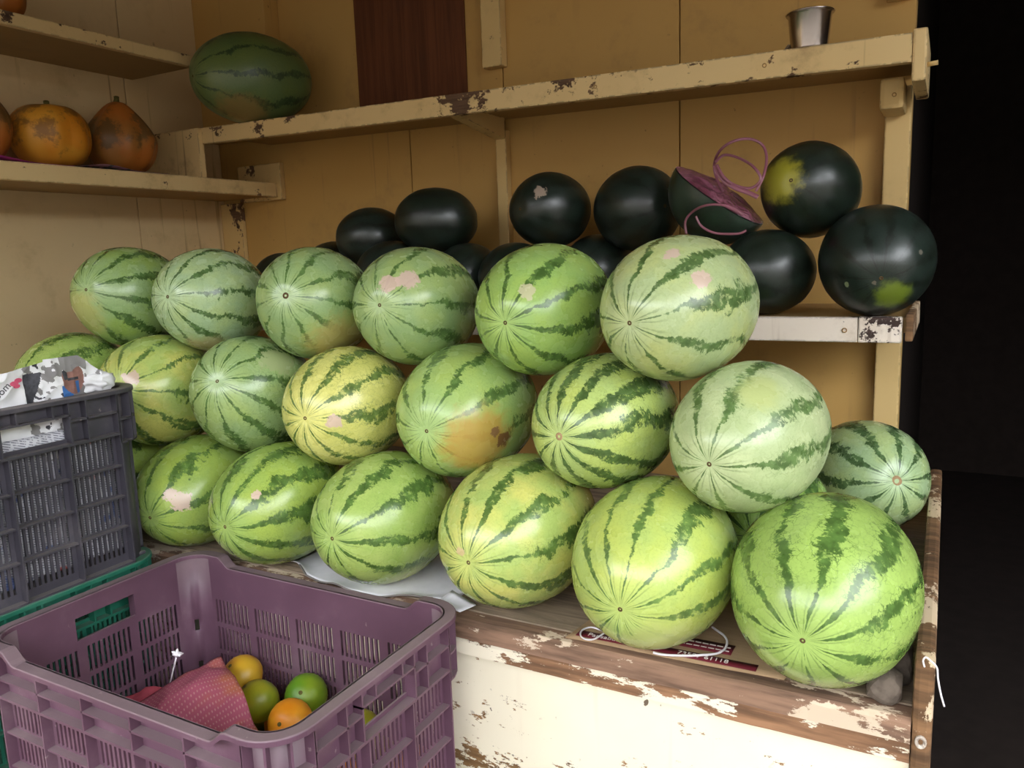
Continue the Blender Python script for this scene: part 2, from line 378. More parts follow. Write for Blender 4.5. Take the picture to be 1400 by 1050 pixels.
# ------------------------------------------------------------------ watermelons
def melon_mat(name, light, dark, n, width, jag, vein, seed, phase, b, a, yellow=None, scuffs=(), light2=None, rough=0.25, tip=0.3, mott=0.12, spec=0.6):
    t = NT(name); v = t.obj()
    q0 = t.scale(v, (1/b, 1/b, 1/b)); p = t.scale(v, (1/b, 1/b, 1/a))
    q = t.vm('ADD', q0, (seed*3.71, seed*1.93, seed*2.57))
    s = t.n('ShaderNodeSeparateXYZ'); t.L(p, s.inputs[0])
    th = t.m('ARCTAN2', s.outputs[1], s.outputs[0])
    rho = t.m('SQRT', t.m('ADD', t.m('MULTIPLY', s.outputs[0], s.outputs[0]), t.m('MULTIPLY', s.outputs[1], s.outputs[1])))
    nlow = t.m('SUBTRACT', t.noise(q, 1.3, 2), 0.5)
    nmid = t.m('SUBTRACT', t.noise(q, 5.5, 3, 0.6), 0.5)
    nhi = t.m('SUBTRACT', t.noise(t.scale(q, (0.75, 0.75, 1.9)), 11, 6, 0.74), 0.5)
    nl2 = t.m('SUBTRACT', t.noise(t.vm('ADD', q, (9.1, 4.4, 2.2)), 2.1, 2), 0.5)
    wob = t.m('MULTIPLY', rho, t.m('ADD', t.m('MULTIPLY', nlow, 1.1), t.m('MULTIPLY', nmid, 0.42)))
    ph = t.m('ADD', t.m('MULTIPLY_ADD', th, n/(2*math.pi), phase), wob)
    d = t.m('MULTIPLY', t.m('ABSOLUTE', t.m('SUBTRACT', t.m('FRACT', ph), 0.5)), 2.0)
    rr = t.m('MULTIPLY_ADD', t.m('POWER', rho, 1.4), 0.72, 0.28)
    wd = t.m('MULTIPLY', t.m('MULTIPLY', rr, width), t.m('MULTIPLY_ADD', nl2, 3.4, 0.95))
    jg = t.m('MULTIPLY', t.m('ADD', t.m('MULTIPLY', nhi, 1.9), t.m('MULTIPLY', nmid, 0.7)), t.m('MULTIPLY', t.m('MULTIPLY_ADD', rho, 0.75, 0.15), jag))
    val = t.m('ADD', t.m('SUBTRACT', wd, d), jg)
    m1 = t.step(val, -0.035, 0.05)
    hole = t.step(t.noise(t.vm('ADD', q, (3.3, 8.8, 1.1)), 11, 4, 0.7), 0.54, 0.64, 0, 0.65)
    m1 = t.m('MULTIPLY', m1, t.m('SUBTRACT', 1.0, t.m('MULTIPLY', hole, t.step(rho, 0.3, 0.7))))
    # fine net of veins spreading from the stripes
    vq = t.vm('ADD', q, t.scale(t.noise(q, 9, 3, 0.6, out=1), (0.22, 0.22, 0.22)))
    vo = t.n('ShaderNodeTexVoronoi', feature='DISTANCE_TO_EDGE'); t.L(vq, vo.inputs['Vector']); vo.inputs['Scale'].default_value = 8.5
    ve = t.m('MULTIPLY', t.step(vo.outputs[0], 0.008, 0.055, 1, 0), t.step(t.m('SUBTRACT', d, t.m('MULTIPLY', nl2, 1.2)), 0.35, 0.95, 1, 0.28))
    ve = t.m('MULTIPLY', ve, t.m('MULTIPLY', t.step(rho, 0.25, 0.8), vein))
    # thin lines that gather at the ends
    d2 = t.m('MULTIPLY', t.m('ABSOLUTE', t.m('SUBTRACT', t.m('FRACT', t.m('MULTIPLY', ph, 2.0)), 0.5)), 2.0)
    fine = t.m('MULTIPLY', t.step(t.m('ADD', d2, t.m('MULTIPLY', nhi, 0.8)), 0.06, 0.26, 0.5, 0), t.step(rho, 0.25, 0.60, 1, 0))
    mask = t.m('MAXIMUM', t.m('MAXIMUM', m1, ve), fine)
    mask = t.m('MULTIPLY', mask, t.step(rho, 0.03, 0.16, 0.25, 1.0))
    l2 = light2 or tuple(min(1, x*k) for x, k in zip(light, (1.18, 1.08, 0.85)))
    lc = t.mix(t.step(t.noise(t.vm('ADD', q, (1.7, 6.1, 3.9)), 1.5, 3, 0.6), 0.35, 0.68), light, l2)
    lc = t.mix(t.step(t.noise(q, 34, 3, 0.7), 0.47, 0.66, 0, mott), lc, dark)
    lc = t.mix(t.step(rho, 0.05, 0.5, tip, 0), lc, tuple(min(1, x*1.25+0.06) for x in light))
    dc = t.mix(t.step(t.noise(q, 8, 3), 0.35, 0.7), dark, tuple(x*1.5+y*0.10 for x, y in zip(dark, light)))
    col = t.mix(t.m('MULTIPLY', mask, 0.94), lc, dc)
    if yellow:
        c, r, yc = yellow
        ds = t.m('DIVIDE', t.vm('DISTANCE', p, tuple(c)), r)
        ds = t.m('ADD', ds, t.m('ADD', t.m('MULTIPLY', nmid, 0.9), t.m('MULTIPLY', nhi, 0.5)))
        col = t.mix(t.step(ds, 0.55, 1.25, 0.85, 0), col, yc)
    rg = None
    for (cx, cy, cz, r, sc) in scuffs:
        ds = t.m('DIVIDE', t.vm('DISTANCE', p, (cx, cy, cz)), r)
        ds = t.m('ADD', ds, t.m('ADD', t.m('MULTIPLY', nhi, 2.2), t.m('MULTIPLY', nmid, 1.6)))
        col = t.mix(t.step(ds, 0.88, 1.02, 0.9, 0), col, sc)
    t.col(col); t.spec(spec)
    t.rough(t.step(t.noise(q, 3, 3), 0.3, 0.7, rough*0.85, rough*1.25))
    t.bump(t.noise(q, 26, 3, 0.6), 0.05, 0.004)
    return t.mat

def melon_mesh(name, b, a, mat, seed, lump=0.014, nu=44, nv=30):
    mb = MB(); rs = seed*5.17
    def P(u, v):
        th = 2*math.pi*u; la = math.pi*v
        x, y, z = math.sin(la)*math.cos(th), math.sin(la)*math.sin(th), math.cos(la)
        k = 1 + lump*mnoise.noise(Vector((x*1.3+rs, y*1.3-rs, z*1.3))) + 0.006*mnoise.noise(Vector((x*4+rs, y*4, z*4)))
        dim = 1 - 0.035*math.exp(-((la/0.16)**2)) - 0.035*math.exp(-(((math.pi-la)/0.16)**2))
        return (x*b*k, y*b*k, z*a*k*dim)
    mb.v.append(P(0, 0))
    for j in range(1, nv):
        for i in range(nu): mb.v.append(P(i/nu, j/nv))
    mb.v.append(P(0, 1)); e = len(mb.v)-1
    for i in range(nu): mb.face((0, 1+i, 1+(i+1) % nu), 0, True)
    for j in range(nv-2):
        for i in range(nu):
            p0 = 1+j*nu+i; p1 = 1+j*nu+(i+1) % nu
            mb.face((p0, p0+nu, p1+nu, p1), 0, True)
    for i in range(nu): mb.face((1+(nv-2)*nu+i, e, 1+(nv-2)*nu+(i+1) % nu), 0, True)
    return mb.mesh(name, mat), mb.v[0][2]

def melon(key, data, label, group, kw, scar_r=0.0028, scar_mat='scar'):
    x, y, z, b, a, yaw, pit, pats = data
    u = Vector((math.sin(yaw)*math.cos(pit), -math.cos(yaw)*math.cos(pit), math.sin(pit)))
    X = Vector((0, 0, 1)).cross(u).normalized(); Y = u.cross(X)
    seed = kw.pop('seed')
    mt = melon_mat('rind_' + key, b=b, a=a, seed=seed, **kw)
    me, tipz = melon_mesh('watermelon', b, a, mt, seed)
    o = bpy.data.objects.new('watermelon', me); COL.objects.link(o)
    o.matrix_world = Matrix(((X.x, Y.x, u.x, x), (X.y, Y.y, u.y, y), (X.z, Y.z, u.z, z+H), (0, 0, 0, 1)))
    tag(o, label, 'watermelon', group)
    s = MB(); r = scar_r
    s.lathe([(r*1.25, -0.0015), (r*1.1, 0.0004), (r*0.7, 0.0008), (r*0.35, -0.0002), (0.0, -0.0006)], 10)
    so = s.build('blossom_scar', M[scar_mat], o, local=True); so.location = (0, 0, tipz+0.0002)
    return o

MEL = {
'T1a':(-1.2296,0.9811,-0.4183,0.1013,0.1259,0.139,-0.132,[(0.544, 0.276, 0.792, 0.177), (0.382, 0.397, 0.835, 0.114)]),
'T1b':(-1.0141,0.9793,-0.4156,0.1044,0.1340,0.025,-0.029,[(0.446, 0.489, 0.75, 0.068)]),
'T1c':(-0.7900,0.9895,-0.4153,0.1047,0.1391,0.014,0.052,[(0.472, -0.878, 0.077, 0.451)]),
'T1d':(-0.5497,1.0055,-0.4086,0.1113,0.1453,-0.038,-0.020,[(-0.102, 0.124, 0.987, 0.054)]),
'T1e':(-0.3282,0.9768,-0.4115,0.1079,0.1355,-0.005,-0.121,[(0.348, -0.496, 0.796, 0.417)]),
'T1f':(-0.1140,0.9753,-0.4098,0.1090,0.1385,-0.035,-0.079,[]),
'T2a':(-1.5354,0.9570,-0.2144,0.0917,0.1135,0.046,-0.057,[]),
'T2b':(-1.3441,1.0159,-0.2388,0.1096,0.1328,0.312,0.199,[(0.187, 0.166, 0.968, 0.133)]),
'T2c':(-1.1277,1.0498,-0.2428,0.1095,0.1377,0.295,0.360,[(0.707, 0.46, 0.537, 0.262)]),
'T2d':(-0.9061,1.0511,-0.2489,0.1021,0.1298,0.115,0.022,[(0.464, -0.059, 0.884, 0.114)]),
'T2e':(-0.6825,1.0854,-0.2482,0.1082,0.1436,0.076,-0.049,[(0.645, -0.215, 0.734, 0.507), (0.86, -0.244, 0.448, 0.207)]),
'T2f':(-0.4285,1.0584,-0.2432,0.0983,0.1294,-0.148,0.009,[]),
'T2g':(-0.2164,1.0270,-0.2422,0.0956,0.1272,-0.174,-0.084,[(0.399, 0.798, 0.452, 0.274)]),
'T3a':(-1.4510,1.0469,-0.0578,0.1003,0.1217,0.211,0.179,[(-0.209, -0.453, 0.867, 0.488)]),
'T3b':(-1.2381,1.0671,-0.0659,0.0979,0.1213,0.142,0.115,[(0.219, -0.94, 0.261, 0.423)]),
'T3c':(-1.0079,1.0992,-0.0754,0.1011,0.1264,0.319,0.177,[(0.595, -0.753, 0.281, 0.575)]),
'T3d':(-0.8080,1.1342,-0.0827,0.1026,0.1329,0.124,0.088,[(0.126, 0.329, 0.936, 0.147), (0.402, 0.409, 0.819, 0.159)]),
'T3e':(-0.5480,1.1088,-0.0858,0.1018,0.1305,-0.022,-0.073,[(0.316, 0.432, 0.845, 0.111)]),
'T3f':(-0.3190,1.0600,-0.0793,0.0984,0.1309,-0.216,-0.075,[(0.284, 0.805, 0.521, 0.094), (0.709, 0.483, 0.513, 0.11)]),
'Rr':(-0.1150,1.5192,-0.4174,0.1014,0.1256,0.500,0.209,[]),
'T1z':(-1.4827,0.9858,-0.4092,0.1107,0.1405,0.013,-0.000,[]),
'Bk':(-0.2350,1.2650,-0.4250,0.0950,0.1188,0.000,0.000,[]),
'D8':(-0.1060,1.4521,-0.0294,0.0900,0.1075,0.159,-0.251,[(0.224, -0.345, 0.912, 0.304), (-0.528, -0.146, 0.837, 0.09), (-0.109, -0.086, 0.99, 0.076)]),
'D7':(-0.2825,1.4660,-0.0457,0.0746,0.0858,-0.853,-0.010,[]),
'Dh4':(-0.4385,1.5481,-0.0490,0.0710,0.0855,-0.027,0.004,[]),
'Dd3':(-0.6713,1.6256,-0.0409,0.0793,0.0936,-0.037,0.018,[]),
'Dd2':(-0.8158,1.5119,-0.0468,0.0733,0.0887,-0.272,-0.017,[]),
'Dd1':(-0.9613,1.5522,-0.0449,0.0754,0.0891,-0.012,0.000,[]),
'Dh1':(-1.1534,1.5243,-0.0385,0.0817,0.0961,0.002,0.005,[]),
'Dh0':(-1.4042,1.6087,-0.0347,0.0854,0.1007,0.278,-0.003,[]),
'Dd0':(-1.5609,1.5836,-0.0466,0.0734,0.0869,-0.025,0.000,[]),
'D1':(-1.2638,1.5944,0.0533,0.0753,0.0900,-0.944,0.004,[]),
'D2':(-1.0488,1.5623,0.0834,0.0767,0.0974,-1.072,0.022,[]),
'D3':(-0.7555,1.5655,0.0916,0.0800,0.0967,-0.276,0.017,[(0.48, 0.409, 0.776, 0.242)]),
'D4':(-0.5650,1.5801,0.0847,0.0856,0.1025,0.906,-0.010,[]),
'D6':(-0.2200,1.5128,0.0948,0.0829,0.0978,-0.193,0.132,[(-0.302, 0.052, 0.952, 0.509)]),
'E1':(-1.5640,1.5330,0.4605,0.1100,0.1540,-0.370,-0.060,[(0.45, -0.80, 0.40, 0.45)]),
}
# skin colours, as the fruit itself is coloured
PALE = (0.40, 0.49, 0.24); GREY = (0.29, 0.42, 0.18); FRESH = (0.29, 0.42, 0.10); LIME = (0.38, 0.49, 0.135); YEL = (0.58, 0.57, 0.15)
DK = (0.040, 0.090, 0.018); DK2 = (0.056, 0.115, 0.026); DK3 = (0.029, 0.070, 0.018)
PINK = (0.60, 0.44, 0.36); TAN = (0.55, 0.42, 0.22); OCH = (0.55, 0.40, 0.10); OCHB = (0.46, 0.28, 0.06)
def K(light, dark, n, width, jag, vein, seed, phase, **k):
    d = dict(light=light, dark=dark, n=n, width=width, jag=jag, vein=vein, seed=seed, phase=phase); d.update(k); return d
GREEN = {
'T1a': K(FRESH, DK2, 9, .30, .75, .25, 1, .1),
'T1b': K(FRESH, DK, 11, .46, .9, .5, 2, .35),
'T1c': K(FRESH, DK, 10, .42, .9, .35, 3, .6, light2=LIME),
'T1d': K(LIME, DK, 11, .36, .8, .35, 4, .2, light2=YEL),
'T1e': K(LIME, DK2, 12, .30, .7, .3, 5, .85),
'T1f': K(FRESH, DK, 11, .40, .85, .85, 6, .05, light2=(.36, .52, .12)),
'T2a': K(FRESH, DK, 10, .36, .9, .5, 7, .4, light2=LIME),
'T2b': K(LIME, DK2, 10, .28, .8, .3, 8, .7, light2=YEL),
'T2c': K(GREY, DK, 11, .32, .85, .45, 9, .15),
'T2d': K(YEL, DK2, 11, .34, .9, .7, 10, .45, light2=(.72, .70, .22)),
'T2e': K((.33, .48, .16), DK2, 10, .32, .75, .2, 11, .75),
'T2f': K((.40, .52, .17), DK3, 12, .55, 1.0, .6, 12, .3),
'T2g': K(PALE, DK2, 9, .30, .75, .35, 13, .55, light2=(.50, .58, .30), rough=.27),
'T3a': K(GREY, DK, 11, .36, .75, .3, 14, .9, light2=FRESH),
'T3b': K((.36, .50, .28), DK, 11, .33, .8, .3, 15, .25),
'T3c': K(GREY, DK2, 11, .30, .8, .3, 16, .65),
'T3d': K(GREY, DK2, 10, .28, .75, .15, 17, .5),
'T3e': K((.29, .46, .13), DK, 10, .34, .7, .2, 18, .8),
'T3f': K(PALE, DK, 9, .30, .7, .15, 19, .15, rough=.27),
'Rr': K((.36, .50, .26), DK3, 10, .46, .85, .4, 20, .4),
'T1z': K(FRESH, DK, 10, .4, .8, .4, 21, .4),
'Bk': K((.22, .36, .08), DK3, 10, .45, .8, .4, 22, .4),
'E1': K((.105, .155, .05), (.018, .040, .014), 10, .24, .6, .2, 23, .62, rough=.4),
}
LAB = {
'T1a': 'green watermelon with pinkish scuffs tucked behind the dark crate, leftmost visible in the bottom row',
'T1b': 'dark-striped green watermelon in the bottom row just behind the purple crate corner',
'T1c': 'striped watermelon in the bottom row lying on the white paper sheet',
'T1d': 'yellowish-green bottom-row watermelon beside the right corner of the purple crate',
'T1e': 'light green watermelon resting on the maroon-printed cardboard at the counter edge',
'T1f': 'biggest watermelon, finely veined, at the front right corner of the counter',
'T2a': 'partly hidden green watermelon against the left wall, behind the newspaper in the dark crate',
'T2b': 'lime green watermelon in the middle row directly right of the dark crate corner',
'T2c': 'middle-row watermelon with a dull scar on its top, its end tipped upward',
'T2d': 'bright yellow watermelon with small pink patch in the middle row',
'T2e': 'middle-row watermelon with a large brownish-yellow ground spot at its lower right',
'T2f': 'middle-row watermelon with the broadest dark green stripes, next to the pale one',
'T2g': 'very pale watermelon at the right end of the middle row with shiny front',
'T3a': 'leftmost watermelon of the top row, beside the left wall',
'T3b': 'greyish green watermelon, second from the left in the top row',
'T3c': 'third watermelon from the left in the top row, yellowish at its lower right',
'T3d': 'top-row watermelon with a long pink scrape on its upper side',
'T3e': 'smooth green top-row watermelon between the pink-scraped one and the large pale one',
'T3f': 'large pale watermelon at the right end of the top row with two pink flecks',
'Rr': 'watermelon with tan stem scar facing right, at the back right end of counter',
'T1z': 'watermelon hidden behind the dark crate at the left of the bottom row',
'Bk': 'shaded watermelon glimpsed in the gap behind the two front right melons',
'E1': 'dull green watermelon lying alone at the left end of the high shelf',
}
SCUFF = {'T1a': PINK, 'T1b': PINK, 'T1d': TAN, 'T2b': PINK, 'T2c': (.36, .42, .20), 'T2d': PINK, 'T2g': None, 'T3d': PINK, 'T3e': (.52, .50, .30), 'T3f': PINK}
YELL = {'T1c': (.40, .44, .14), 'T1e': (.44, .50, .16), 'T2e': OCHB, 'T2g': (.46, .52, .20), 'T3a': (.42, .43, .14), 'T3b': (.46, .38, .20), 'T3c': (.45, .38, .13), 'E1': (.24, .16, .05)}
GRP = {'T1': 'green watermelons in the bottom row', 'T2': 'green watermelons in the middle row', 'T3': 'green watermelons in the top row'}
for k, kw in GREEN.items():
    pats = MEL[k][7]; sc = []
    if k in YELL and pats:
        c = pats[0]; kw['yellow'] = (c[:3], c[3], YELL[k])
        if k == 'T2e': sc = [(*pats[1][:3], 0.11, (.16, .07, .03)), (.80, -.10, .58, .07, (.20, .10, .05))]
    elif SCUFF.get(k): sc = [(*c, SCUFF[k]) for c in pats]
    kw['scuffs'] = sc
    melon(k, MEL[k], LAB[k], GRP.get(k[:2], 'green watermelons on the counter') if k != 'E1' else None, kw,
          scar_r=0.0085 if k == 'Rr' else (0.005 if k in ('T2f', 'T3c') else 0.0028), scar_mat='scar_tan' if k in ('Rr', 'T2f') else 'scar')

BLK = (0.010, 0.017, 0.010); BLK2 = (0.016, 0.026, 0.020); BLK3 = (0.006, 0.009, 0.006)
DLAB = {
'D8': 'large black watermelon with a lime blotch low on its front, at the right shelf end',
'D7': 'black watermelon on the shelf between the pale top-row melon and the large black one',
'Dh4': 'black watermelon hidden behind the pale top-row melon, under the wrapped half',
'Dd3': 'black watermelon low on the shelf peeping between the flecked-top and the big round black melons',
'Dd2': 'black-green watermelon low on the shelf showing just left of the smooth green top-row melon',
'Dd1': 'black watermelon low on the shelf right below the oval black pair',
'Dh1': 'black watermelon hidden low on the shelf under the oval black pair',
'Dh0': 'black watermelon hidden low on the shelf left of the oval black pair',
'Dd0': 'black watermelon barely showing at the far left of the shelf',
'D1': 'smaller black watermelon, leftmost of the upper black ones',
'D2': 'oval black watermelon left of the wall batten, overlapping the smaller black one',
'D3': 'black watermelon with a pale star-shaped scrape near its top',
'D4': 'plain round black watermelon between the star-scraped one and the plastic-wrapped half',
'D6': 'black watermelon with a bright yellow patch, topmost at the right of the shelf',
}
for i, (k, lab) in enumerate(DLAB.items()):
    pats = MEL[k][7]; sc = []; ye = None
    if k == 'D3': sc = [(*pats[0][:3], .17, (.34, .26, .20))]
    if k == 'D6': ye = (pats[0][:3], pats[0][3], (.36, .33, .03))
    if k == 'D8': ye = (pats[0][:3], pats[0][3], (.16, .22, .02)); sc = [(*pats[1][:3], .045, (.22, .27, .14)), (*pats[2][:3], .045, (.12, .10, .07)), (.62, .35, .70, .04, (.14, .13, .10))]
    kw = dict(light=BLK if i % 3 else BLK2, dark=BLK3, n=11, width=.4, jag=.8, vein=.3, seed=31+i, phase=.2*i, light2=BLK2, rough=.33, tip=0.0, mott=.3, yellow=ye, scuffs=sc)
    melon(k, MEL[k], lab, 'black watermelons on the shelf', kw, scar_r=0.003)

# ------------------------------------------------------------------ plastic crates
def plastic(name, c, dust=(0.42, 0.36, 0.33), dustamt=0.35, rough=0.5):
    t = NT(name); p = t.obj(); g = t.n('ShaderNodeNewGeometry')
    n1 = t.noise(p, 9, 5, 0.65); n2 = t.noise(p, 60, 3, 0.6)
    col = t.mix(t.step(n1, 0.3, 0.7), tuple(x*0.85 for x in c), tuple(x*1.12 for x in c))
    s = t.n('ShaderNodeSeparateXYZ'); t.L(g.outputs['Normal'], s.inputs[0])
    up = t.step(s.outputs[2], 0.2, 0.9)
    d = t.m('MULTIPLY', t.m('ADD', t.m('MULTIPLY', up, 0.8), t.step(n1, 0.5, 0.8, 0, 0.5)), dustamt)
    col = t.mix(d, col, dust)
    col = t.mix(t.step(n2, 0.70, 0.76, 0, 0.35), col, dust)
    t.col(col); t.rough(t.step(n1, 0.3, 0.7, rough*0.85, rough*1.3)); t.spec(0.45); t.bump(n2, 0.04, 0.002)
    return t.mat
M['purple'] = plastic('dusty_purple_plastic', (0.115, 0.055, 0.085), dustamt=0.30)
M['charcoal'] = plastic('dusty_charcoal_plastic', (0.050, 0.046, 0.060), dustamt=0.35)
M['green_plastic'] = plastic('green_plastic', (0.012, 0.12, 0.075), dustamt=0.15)

CL, CW, INS, RAD, TH = 0.580, 0.380, 0.016, 0.040, 0.003      # length, width, rib depth, corner radius, wall thickness
def crate(loc, h, mat, label, rz=0.0, fine=True, group=None):
    root = empty('plastic_crate', loc, rz)
    hx, hy = CL/2 - INS, CW/2 - INS                            # wall plane
    lift, runl = 0.017, 0.050
    zt = h - lift
    def sides():
        # start point, direction, outward normal, straight length
        yield Vector((-hx+RAD, -hy, 0)), Vector((1, 0, 0)), Vector((0, -1, 0)), 2*hx-2*RAD
        yield Vector((hx, -hy+RAD, 0)), Vector((0, 1, 0)), Vector((1, 0, 0)), 2*hy-2*RAD
        yield Vector((hx-RAD, hy, 0)), Vector((-1, 0, 0)), Vector((0, 1, 0)), 2*hx-2*RAD
        yield Vector((-hx, hy-RAD, 0)), Vector((0, -1, 0)), Vector((-1, 0, 0)), 2*hy-2*RAD
    def top(s, ln, short=False):
        if short: return h
        e = min(s, ln-s)
        if e >= runl: return zt
        if e >= 0.022: k = 1-(e-0.022)/(runl-0.022); return zt + lift*(k*k*(3-2*k))
        return h
    rows_top = zt - 0.058
    nrow = 4; pitch = (rows_top-0.012)/nrow
    zrows = [(0.012+i*pitch+0.004, 0.012+(i+1)*pitch-0.004) for i in range(nrow)]
    for si, (P0, D, N, ln) in enumerate(sides()):
        short = si % 2 == 1
        ng = 3 if short else 5
        gw = ln/ng; ns = 9
        sb = [0.0]; slot = []
        for g in range(ng):
            p0 = g*gw+0.006; sp = (gw-0.012)/ns
            for i in range(ns):
                a = p0+i*sp+sp*0.24; c = p0+(i+1)*sp-sp*0.24
                slot.append((a, c)); sb += [a, c]
        hand = (ln/2-0.050, ln/2+0.050, rows_top+0.010, rows_top+0.046) if short else None
        if hand: sb += [hand[0], hand[1]]
        sb += [0.022, runl, ln-0.022, ln-runl, ln, 0.029, 0.036, 0.043, ln-0.029, ln-0.036, ln-0.043]
        sb = sorted(set(round(x, 5) for x in sb))
        zb = [0.0]
        for a, c in zrows: zb += [a, c]
        if hand: zb += [hand[2], hand[3]]
        zb = sorted(zb) + ['top']
        mb = MB()
        ni, nj = len(sb)-1, len(zb)-1
        def Z(j, s): return top(s, ln, short) if zb[j] == 'top' else zb[j]
        def solid(i, j):
            if i < 0 or j < 0 or i >= ni or j >= nj: return False
            sm = (sb[i]+sb[i+1])/2; zl = zb[j]; zm = zl+0.001
            if any(a < zm < c for a, c in zrows) and any(a < sm < c for a, c in slot): return False
            if hand and hand[0] < sm < hand[1] and hand[2]-1e-6 <= zl < hand[3]-1e-6: return False
            return True
        idx = {}
        def V(i, j, o):
            k = (i, j, o)
            if k not in idx:
                s = sb[i]; p = P0 + D*s - N*(TH*o); idx[k] = len(mb.v); mb.v.append((p.x, p.y, Z(j, s)))
            return idx[k]
        for i in range(ni):
            for j in range(nj):
                if not solid(i, j): continue
                mb.face((V(i,j,0), V(i+1,j,0), V(i+1,j+1,0), V(i,j+1,0)))
                mb.face((V(i,j+1,1), V(i+1,j+1,1), V(i+1,j,1), V(i,j,1)))
                if not solid(i-1, j): mb.face((V(i,j,0), V(i,j+1,0), V(i,j+1,1), V(i,j,1)))
                if not solid(i+1, j): mb.face((V(i+1,j,1), V(i+1,j+1,1), V(i+1,j+1,0), V(i+1,j,0)))
                if not solid(i, j-1): mb.face((V(i,j,1), V(i+1,j,1), V(i+1,j,0), V(i,j,0)))
                if not solid(i, j+1): mb.face((V(i,j+1,0), V(i+1,j+1,0), V(i+1,j+1,1), V(i,j+1,1)))
        panel = mb.build('side_panel', mat, root, local=True)
        def rib(s0, s1, z0, z1, dep=INS-0.002):
            b = MB(); q = [P0+D*s0, P0+D*s1, P0+D*s1+N*dep, P0+D*s0+N*dep]
            b.v = [(p.x, p.y, z0) for p in q] + [(p.x, p.y, z1) for p in q]
            for f in ((0,3,2,1),(4,5,6,7),(0,1,5,4),(1,2,6,5),(2,3,7,6),(3,0,4,7)): b.face(f)
            return b.build('rib', mat, panel, local=True)
        t = 0.0028
        if fine:
            rib(0, ln, rows_top+0.0005, rows_top+0.0005+t+0.001)
            if hand:
                rib(0, hand[0]-0.004, h-0.038, h-0.038+t); rib(hand[1]+0.004, ln, h-0.038, h-0.038+t); 
                rib(hand[0]-0.004, hand[1]+0.004, hand[3]+0.0005, hand[3]+0.0005+t)
                for s in (hand[0]-0.004, hand[1]+0.001): rib(s, s+t, rows_top+0.004, h-0.001)
            else: rib(0, ln, zt-0.030, zt-0.030+t)
            for i in range(ng+1):
                s = min(max(i*ln/ng-t/2, 0), ln-t); rib(s, s+t, 0.001, rows_top)
            nd = 5
            for i in range(nd+1):
                s = min(max(i*ln/nd-t/2, 0), ln-t)
                if hand and hand[0]-0.006 < s < hand[1]+0.003: rib(s, s+t, hand[3]+0.003, top(s, ln, short)-0.001)
                else: rib(s, s+t, rows_top+0.004, top(s, ln, short)-0.001)
            for j in range(1, nrow):
                zc = zrows[j][0]-0.004
                for g in range(ng): rib(g*gw+t*0.7, (g+1)*gw-t*0.7, zc-t/2, zc+t/2, INS-0.005)
            rib(0, ln, 0.0005, 0.0035)
    # corner posts: curved walls with two small slots each
    cs = [(hx-RAD, -hy+RAD, -90), (hx-RAD, hy-RAD, 0), (-hx+RAD, hy-RAD, 90), (-hx+RAD, -hy+RAD, 180)]
    na = 8
    for cx, cy, a0 in cs:
        mb = MB(); idx = {}
        zb = [0.0, h*0.25, h*0.32, h*0.52, h*0.59, h]
        def V(i, j, o):
            k = (i, j, o)
            if k not in idx:
                a = math.radians(a0+90*i/na); r = RAD + (INS-0.004)*0.0 - TH*o
                idx[k] = len(mb.v); mb.v.append((cx+r*math.cos(a), cy+r*math.sin(a), zb[j]))
            return idx[k]
        def solid(i, j): return 0 <= i < na and 0 <= j < 5 and not (i == 4 and j in (1, 3))
        for i in range(na):
            for j in range(5):
                if not solid(i, j): continue
                mb.face((V(i,j,0), V(i+1,j,0), V(i+1,j+1,0), V(i,j+1,0)), 0, True)
                mb.face((V(i,j+1,1), V(i+1,j+1,1), V(i+1,j,1), V(i,j,1)), 0, True)
                if i in (3, 5) or True:
                    if 0 <= i-1 and not solid(i-1, j): mb.face((V(i,j,0), V(i,j+1,0), V(i,j+1,1), V(i,j,1)))
                    if i+1 < na and not solid(i+1, j): mb.face((V(i+1,j,1), V(i+1,j+1,1), V(i+1,j+1,0), V(i+1,j,0)))
                    if not solid(i, j-1): mb.face((V(i,j,1), V(i+1,j,1), V(i+1,j,0), V(i,j,0)))
                    if not solid(i, j+1): mb.face((V(i,j+1,0), V(i+1,j+1,0), V(i+1,j+1,1), V(i,j+1,1)))
        post = mb.build('corner_post', mat, root, local=True)
        # curved outer band with ribs below the rim
        if fine:
            ro = RAD+INS-0.002
            for zc in (h-0.088, h-0.050):
                b = MB()
                for k in range(na):
                    A, B = math.radians(a0+90*k/na), math.radians(a0+90*(k+1)/na)
                    pts = [(RAD, A), (RAD, B), (ro, B), (ro, A)]
                    q = [(cx+r*math.cos(t), cy+r*math.sin(t)) for r, t in pts]
                    n0 = len(b.v); b.v += [(x, y, zc-0.0015) for x, y in q] + [(x, y, zc+0.0015) for x, y in q]
                    for f in ((0,1,2,3),(7,6,5,4),(3,2,6,7)): b.face([n0+x for x in f])
                fix_normals(b.build('rib', mat, post, local=True))
            for ang in (0, 30, 60, 90):
                A = math.radians(a0+ang); c, s = math.cos(A), math.sin(A); w = 0.0014
                b = MB(); q = [(cx+RAD*c+s*w, cy+RAD*s-c*w), (cx+ro*c+s*w, cy+ro*s-c*w), (cx+ro*c-s*w, cy+ro*s+c*w), (cx+RAD*c-s*w, cy+RAD*s+c*w)]
                b.v = [(x, y, h-0.0885) for x, y in q] + [(x, y, h-0.002) for x, y in q]
                for f in ((0,1,2,3),(7,6,5,4),(0,1,5,4),(1,2,6,5),(2,3,7,6),(3,0,4,7)): b.face(f)
                fix_normals(b.build('rib', mat, post, local=True))
    # rim: flat flange that follows the raised corners
    path = []
